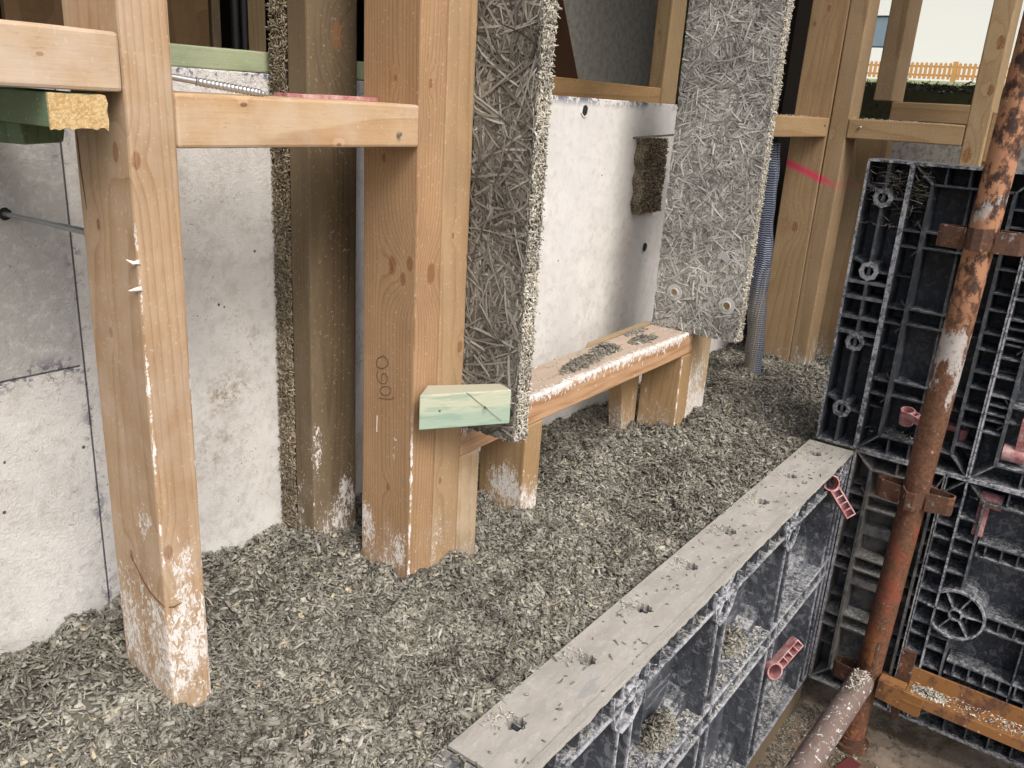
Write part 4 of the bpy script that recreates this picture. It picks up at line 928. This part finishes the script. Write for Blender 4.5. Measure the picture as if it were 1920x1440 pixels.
# neighbouring front panel, only its end shows
fp2 = empty('formwork', (.2, .39, -.535), 'neighbouring black formwork panel at the bottom edge, only its scraped end visible', 'formwork')
m = MB(); m.box(-.4, .5345, .348, .4335, -.007, -.003); m.build('top_flange', M_strip, fp2); m = MB(); m.box(-.4, .534, .4235, .4265, -.535, -.008)
for xq in (.53, .49, .44, .39, .2, .0): vrib(m, FR, xq, -.53, -.008)
hrib(m, FR, -.05, -.4, .53); hrib(m, FR, -.25, -.4, .53); m.build('ribs', M_plF, fp2)
m = MB(); m.box(-.4, 1.67, .352, .425, -.60, -.539); tag(m.build('sole_timber', wood('sole_wood', 0, BROWN, 30, 60, grey=.8), bevel=.003), 'dark sole timber under the front formwork panels', 'sole')

# ---- return panels (camera side faces -X)
def lobed_column(m, y0, y1, z0, z1, bosses):
    """end profile with lobed bosses: outer ribs, middle rib, cross pieces"""
    hrib(m, RT, z0, y0, y1, 0, .07, .004); hrib(m, RT, z1, y0, y1, 0, .07, .004)
    ym = (y0 + y1) / 2 + .001
    vrib(m, RT, y1, z0, z1, 0, .07, .004); vrib(m, RT, y0, z0, z1, 0, .075, .004)
    vrib(m, RT, ym, z0, z1, .004, .07, .0055)
    for b_ in bosses:
        m.ring(circ(ym, b_, .0175, 24, .07), circ(ym, b_, .0092, 24, .10), .002, .062, RT)
    zs = [z0] + list(bosses) + [z1]
    for a, b_ in zip(zs[:-1], zs[1:]):
        if b_ - a > .1:
            c = (a + b_) / 2; hrib(m, RT, c + .015, y0, y1, .003, .07, .006); hrib(m, RT, c - .015, y0, y1, .003, .07, .006)
    for b_ in bosses:
        hrib(m, RT, b_, y0, ym - .015, .006, .06, .004)
        slash(m, RT, (ym + .012, b_ + .012), (y1, b_ + .020), .010, .06, .004)
def field_panel(m, y0, y1, z0, z1, left=.036, right=.034, step=None, skin=True, pair=()):
    """border ladder + recessed field"""
    for yy in (y0, y1): vrib(m, RT, yy, z0, z1, 0, .07, .0045)
    for zz in (z0, z1): hrib(m, RT, zz, y0, y1, 0, .07, .0045)
    iy0, iy1, iz0, iz1 = y0 + right, y1 - left, z0 + .036, z1 - .034
    for yy in (iy0, iy1): vrib(m, RT, yy, iz0, iz1, .004, .07, .0055)
    for zz in (iz0, iz1): hrib(m, RT, zz, iy0, iy1, .004, .07)
    for a, b_ in (((y0, z0), (iy0, iz0)), ((y1, z0), (iy1, iz0)), ((y0, z1), (iy0, iz1)), ((y1, z1), (iy1, iz1))): slash(m, RT, a, b_, .003, .07)
    zz = iz0 + .02; k = 0
    while zz < iz1 - .015:
        hrib(m, RT, zz, y0, iy0, .006, .07, .003); zz += (.042, .03)[k % 2]; k += 1
    for c in pair:
        for d in (-.0145, .0145):
            hrib(m, RT, c + d, iy1, y1, .008, .07, .003); hrib(m, RT, c + d, iy0, iy1, .020, .065, .003)
    yy = iy0 + .035
    while yy < iy1 - .01:
        vrib(m, RT, yy, z0, iz0, .006, .07, .003); vrib(m, RT, yy, iz1, z1, .006, .07, .003); yy += .038
    for c in pair:                                        # ladder on the far side of each pair, small gussets at the crossings
        for sg in (-1, 1): slash(m, RT, (iy1, c + sg * .0145), (iy1 + .012, c + sg * .030), .012, .068, .003)
    ct = (z0 + z1) / 2
    for q in (-.19, -.07, .07, .19): hrib(m, RT, ct + q, iy1, y1, .03, .07, .003)
    vrib(m, RT, (iy0 + iy1) / 2, iz0, iz1, .045, .07, .003)
    if skin: m.prism([(y0, z0), (y1, z0), (y1, z1), (y0, z1)], .0705, .0735, RT)
col = empty('corner_formwork', (1.7, .383, .003), 'black corner profile with a column of lobed bosses, left of the upper return panel', 'formwork')
m = MB(); lobed_column(m, .3475, .4215, .0065, .556, (.491, .355, .216, .079)); m.build('ribs', M_plR, col)
m = MB(); m.prism([(.3475, .0065), (.4215, .0065), (.4215, .556), (.3475, .556)], .0705, .074, RT); m.build('face_skin', M_plR, col)
up1 = empty('formwork', (1.7, .245, .003), 'upper black return panel between the lobed corner profile and the scaffold tube', 'formwork')
m = MB(); field_panel(m, .1435, .3435, .0065, .556, pair=(.423, .279, .137))
vrib(m, RT, .248, .045, .52, .025, .065, .003); m.build('ribs', M_plR, up1)
m = MB(); handle(m, (1.690, .268, .076), (-.25, 0, 1), (-.6, -1, -.1), .95); m.build('handle', M_pink, up1, smooth=True)
m = MB(); handle(m, (1.715, .172, .066), (-.25, 0, 1), (.2, 1, -.1), .7); m.build('handle', M_pink, up1, smooth=True)
up2 = empty('formwork', (1.7, 0, .003), 'upper black return panel right of the scaffold tube, at the right edge', 'formwork')
m = MB(); field_panel(m, -.20, .1405, .0065, .556, left=.036, pair=(.423, .279, .137))
for zz in (.10, .135, .17, .205, .24, .275, .31, .345, .38, .415, .45): hrib(m, RT, zz, .1055, .1405, .006, .07, .003)
m.ring(circ(.085, .30, .013, 16), circ(.085, .30, .009, 16), 0, .06, RT); m.build('ribs', M_plL, up2)
m = MB(); handle(m, (1.70, .10, .065), (0, -1, 0), (-.15, .05, 1), 1.15); m.build('handle', M_pink, up2, smooth=True)
lo1 = empty('formwork', (1.7, .245, -.535), 'lower return panel caked in grey dried lime, partly hidden by the rusty tube', 'formwork')
m = MB(); field_panel(m, .178, .3425, -.535, .0025, left=.034, right=.012, pair=(-.105, -.245, -.385)); m.build('ribs', M_plG, lo1)
for za, zb, wa in ((-.30, -.285, .03), (-.185, -.165, .04)):
    m = MB(); m.prism([(.178, za), (.31, za), (.31, zb), (.178, zb)], wa, .07, RT); m.build('fold', M_plG, lo1)
lo2 = empty('formwork', (1.7, 0, -.535), 'lower black return panel with a spoked round hub, behind the orange channel', 'formwork')
m = MB()
y0, y1, z0, z1 = -.25, .1760, -.535, .0025
for yy in (y0, y1, .1405): vrib(m, RT, yy, z0, z1, 0, .07, .0035)
hrib(m, RT, z0, y0, y1, 0, .07, .004); hrib(m, RT, z1, y0, y1, 0, .07, .004); hrib(m, RT, -.0335, y0, .105, .004, .07); hrib(m, RT, -.50, y0, .14, .004, .07)
for s_, e_s in ((-.0335, -.215), (-.325, -.50)): vrib(m, RT, .105, e_s, s_, .003, .07, .0035)
slash(m, RT, (.1405, z1), (.105, -.0335), .003, .07); slash(m, RT, (.1405, z1), (.176, -.034), .003, .07); slash(m, RT, (.1405, z0), (.105, -.50), .003, .07); slash(m, RT, (.1405, z0), (.176, -.50), .003, .07)
zz = -.055; k = 0
while zz > -.50:
    hrib(m, RT, zz, .1415, .176, .005, .07, .003)
    if not (-.325 < zz - .02 < -.215): hrib(m, RT, zz - .02, .105, .140, .005, .07, .003)
    zz -= (.042, .030)[k % 2]; k += 1
cy, cz = .1045, -.270
arc = [(cy + .05 * math.cos(math.radians(a)), cz + .05 * math.sin(math.radians(a))) for a in range(-135, 136, 15)]
arc = [( 2 * cy - u, v) for u, v in arc]
for a, b_ in zip(arc[:-1], arc[1:]): slash(m, RT, a, b_, -.004, .07, .004)
m.ring(circ(cy, cz, .0125, 20), circ(cy, cz, .0095, 20), -.004, .07, RT)
for ang in (0, 60, 115, 175, 235, 300):
    a = math.radians(ang); slash(m, RT, (cy + .0125*math.cos(a), cz + .0125*math.sin(a)), (cy + .05*math.cos(a), cz + .05*math.sin(a)), 0, .07, .003)
# field grid to the right of the hub
for zz in (-.118, -.146, -.262, -.290): hrib(m, RT, zz, y0, .10 if zz > -.2 else .054, .015, .068, .003)
for zz in (-.385, -.413, -.44, -.468): hrib(m, RT, zz, y0, .10, .02, .068, .003)
for q in range(12):
    yy = .085 - .027 * q
    for a, b_ in ((-.146, -.118), (-.290, -.262), (-.413, -.385)): vrib(m, RT, yy, a, b_, .018, .068, .003)
for yy in (-.015, -.043): vrib(m, RT, yy, -.50, -.0335, .02, .068, .003)
for q in range(8): vrib(m, RT, .075 - .04*q, -.533, -.50, .006, .07, .003); vrib(m, RT, .07 - .045*q, -.0335, .0, .006, .07, .003)
m.prism([(y0, z0), (y1, z0), (y1, z1), (y0, z1)], .0705, .0735, RT); m.build('ribs', M_plL, lo2)
m = MB(); handle(m, (1.702, .078, -.035), (0, 1, 0), (-.1, -.15, -1), 1.15); m.build('handle', M_pink, lo2, smooth=True)

# heaps of shavings on the front panel ledges
heap('clump of shavings in the upper pocket of the front panel, nearer the camera', .955, .385, -.2365, .045, .026, .030, 900, seed=11)
heap('clump of shavings in the upper pocket of the front panel, farther along', 1.235, .388, -.2365, .040, .024, .028, 800, seed=12)
scatter('scraps of shiv caught along the shelf under the lime-smeared flange', [(.54, 1.66, .35, .415, -.0413, 1)], 1300, M_shiv, 21, 1.0, .5)
scatter('scraps of shiv and lime lying on the mid rails of the front panel', [(.80, 1.32, .35, .42, -.2365, 1.4), (.54, 1.66, .35, .415, -.2705, 1), (.54, 1.66, .35, .42, -.532, 1)], 1500, M_shivpale, 22, .8, .4)
scatter('a few chips stuck on top of the lime-smeared flange', [(.54, 1.66, .352, .43, .0005, 1)], 170, M_shiv, 23, .8, .2)
for i, h in enumerate(hx[:7]):
    pass
bx_h = [(h - .010, h + .004, .398, .412, -.012, 1) for h in hx[1::2]]; scatter('chips lodged in the lobed holes of the flange', bx_h, 60, M_shiv, 24, 1., .6)
bx_c = [(h - .028, h + .010, .405, .428, .0005, 1) for h in hx]; scatter('pale crumbs gathered beside each lobed hole of the flange', bx_c, 420, M_shivpale, 25, .5, .35)
scatter('scraps lying on the ledges of the return panels', [(1.674, 1.73, .15, .34, .0475, 1), (1.674, 1.73, .15, .34, .0045, 1.5), (1.674, 1.73, .02, .14, -.032, 1.), (1.674, 1.73, .35, .42, .4405, .7), (1.674, 1.73, .35, .42, .5005, .4)], 380, M_shiv, 26, .9, .6)
scatter('chips spilled on the neighbouring scraped flange', [(.46, .535, .35, .43, -.0025, 1)], 110, M_shiv, 27, 1., .5)
scatter('litter of chips and lime over the scaffold deck', [(.9, 2.0, -.3, .42, -.5995, 1), (1.3, 1.67, .2, .42, -.5995, 2)], 3800, M_shiv, 28, 1., .3)

# cobwebby fibres in the top cells
r = np.random.default_rng(77); n_ = 260
P = np.stack([r.uniform(1.672, 1.70, n_), np.where(r.random(n_) < .6, r.normal(.375, .018, n_), r.normal(.325, .008, n_)).clip(.315, .418), r.normal(.512, .022, n_).clip(.43, .552)], 1)
tag(chips_mesh('dry_fibres', mat_shiv('dead_fibre', (.05, .045, .035), (.13, .12, .10), (.30, .28, .24)), P, r.normal(0, 1, (n_, 3)), r.uniform(.008, .04, n_), r.uniform(.0004, .0016, n_), np.full(n_, .0006), r.uniform(0, 6.28, n_), r.random(n_) * .9), 'cobweb and dry fibres caught in the top cells of the black panels', 'fibres', kind='stuff')
# ------------------------------------------------------------------ scaffold
st = empty('scaffold_standard', (1.6, .2125, -.60), 'upright rusty scaffold tube in front of the return panels, patched with white plaster', 'scaffold tube')
PX = 1.6; py = lambda z: .2012 + (.5292 - z) * .0203
m = MB(); zs = np.linspace(-.60, 2.3, 60); m.tube([(PX, py(min(z, 1)), z) for z in zs], .0231, 28); m.build('tube', M_pole, st, smooth=True)
def pressing(m, zc, yc, h=.036):
    """four U-loops of strap round the tube"""
    for k, (dx, dy, L, hw) in enumerate(((0, 1, .066, .013), (0, -1, .066, .013), (-1, 0, .050, .013), (1, 0, .040, .013))):
        d = Vector((dx, dy)); p = Vector((-dy, dx)); r0 = .0225
        out = [d * r0 + p * .020, d * (L - .008) + p * hw, d * L + p * (hw - .006), d * L - p * (hw - .006), d * (L - .008) - p * hw, d * r0 - p * .020]
        inn = [d * r0 + p * .017, d * (L - .009) + p * (hw - .003), d * (L - .003) + p * (hw - .008), d * (L - .003) - p * (hw - .008), d * (L - .009) - p * (hw - .003), d * r0 - p * .017]
        poly = [tuple(v) for v in out] + [tuple(v) for v in reversed(inn)]
        off = .004 if k > 1 else 0
        m.prism(poly, zc - h/2 + off, zc + h/2 + off, lambda u, v, w: (PX + u, yc + v, w))
for zc in (.447, -.026, -.435):
    m = MB(); pressing(m, zc, py(zc)); m.build('pressing', M_brk, st, .0008)
m = MB(); m.tube([(PX, .224, -.60), (PX, .224, -.588)], .036, 24); m.tube([(PX, .224, -.588), (PX, .224, -.572)], .027, 24); m.build('base_collar', M_brk, st, smooth=True)
lg = empty('scaffold_brace', (1.36, .27, -.46), 'lime-spattered rusty tube running down from the upright towards the viewer', 'scaffold tube')
E1 = Vector((1.535, .2185, -.398)); E2 = Vector((1.30, .248, -.470)); dd = (E2 - E1).normalized()
m = MB(); m.tube([E1, E1 + dd * .01, E2 + dd * .25], [.022, .0242, .0242], 28); m.build('tube', M_ledger, lg, smooth=True)
m = MB(); a = E1; m.prism([(-.014, -.02), (.012, -.02), (.016, .0), (.010, .062), (-.004, .072), (-.012, .03)], -.003, .003, lambda u, v, w: (a.x + .012 + u, a.y - .012 + w, a.z + .012 + v)); m.build('end_plate', M_brk, lg, .0008)
scatter('white lime crumbs and shavings lying on the end of the spattered brace tube', [(1.46, 1.535, .208, .235, -.380, 1)], 120, M_shivpale, 31, .9, .5)
tr = empty('steel_channel', (1.6, 0, -.45), 'orange painted steel channel with shavings in it, running right from the scaffold upright', 'channel')
m = MB(); yA, yB = .148, -.5
prof = [(1.578, -.4135), (1.578, -.4165), (1.628, -.4205), (1.633, -.391), (1.637, -.391), (1.632, -.4245), (1.575, -.4205), (1.571, -.4325), (1.568, -.4325), (1.571, -.4135)]
m.prism(prof, yB, yA, lambda u, v, w: (u, w, v)); m.build('trough', M_orange, tr, .0008)
m = MB(); m.prism([(.196, -.409), (.113, -.412), (.113, -.452), (.121, -.456), (.196, -.449)], 1.569, 1.574, lambda u, v, w: (w, u, v)); m.prism([(.196, -.409), (.148, -.410), (.148, -.413), (.196, -.412)], 1.574, 1.60, lambda u, v, w: (w, u, v)); m.build('hook_plate', M_orange, tr, .001)
m = MB(); m.box(1.606, 1.613, .146, .172, -.425, -.345); m.box(1.604, 1.615, .150, .165, -.50, -.425); m.build('wedge', M_brk, tr, .001)
heap('pile of pale shavings in the orange channel beside the scaffold upright', 1.602, .108, -.418, .016, .030, .012, 260, M_shivpale, seed=32, name='shiv_heap')
scatter('pale shavings strewn along the orange channel', [(1.582, 1.625, -.12, .14, -.418, 1)], 330, M_shivpale, 33, .8, .4)
# red straps on the deck
for k, (a, b_) in enumerate((((1.18, .30), (1.55, .20)), ((1.05, .26), (1.42, .12)))):
    a = Vector(a); b_ = Vector(b_); d = (b_ - a).normalized(); p = Vector((-d.y, d.x)) * .014
    m = MB(); z_ = -.597 + .003 * k; m.hexa([(a.x+p.x, a.y+p.y, z_), (b_.x+p.x, b_.y+p.y, z_), (b_.x-p.x, b_.y-p.y, z_), (a.x-p.x, a.y-p.y, z_), (a.x+p.x, a.y+p.y, z_+.004), (b_.x+p.x, b_.y+p.y, z_+.004), (b_.x-p.x, b_.y-p.y, z_+.004), (a.x-p.x, a.y-p.y, z_+.004)])
    tag(m.build('strap', simple('red_strap' if k == 0 else 'pink_strap', (.10, .025, .025) if k == 0 else (.13, .05, .055), .6), bevel=.001), ('dull red' if k == 0 else 'pinkish') + ' strap lying on the deck under the front panel', 'strap')

for o in list(bpy.data.objects):
    if '_o' in o: del o['_o']
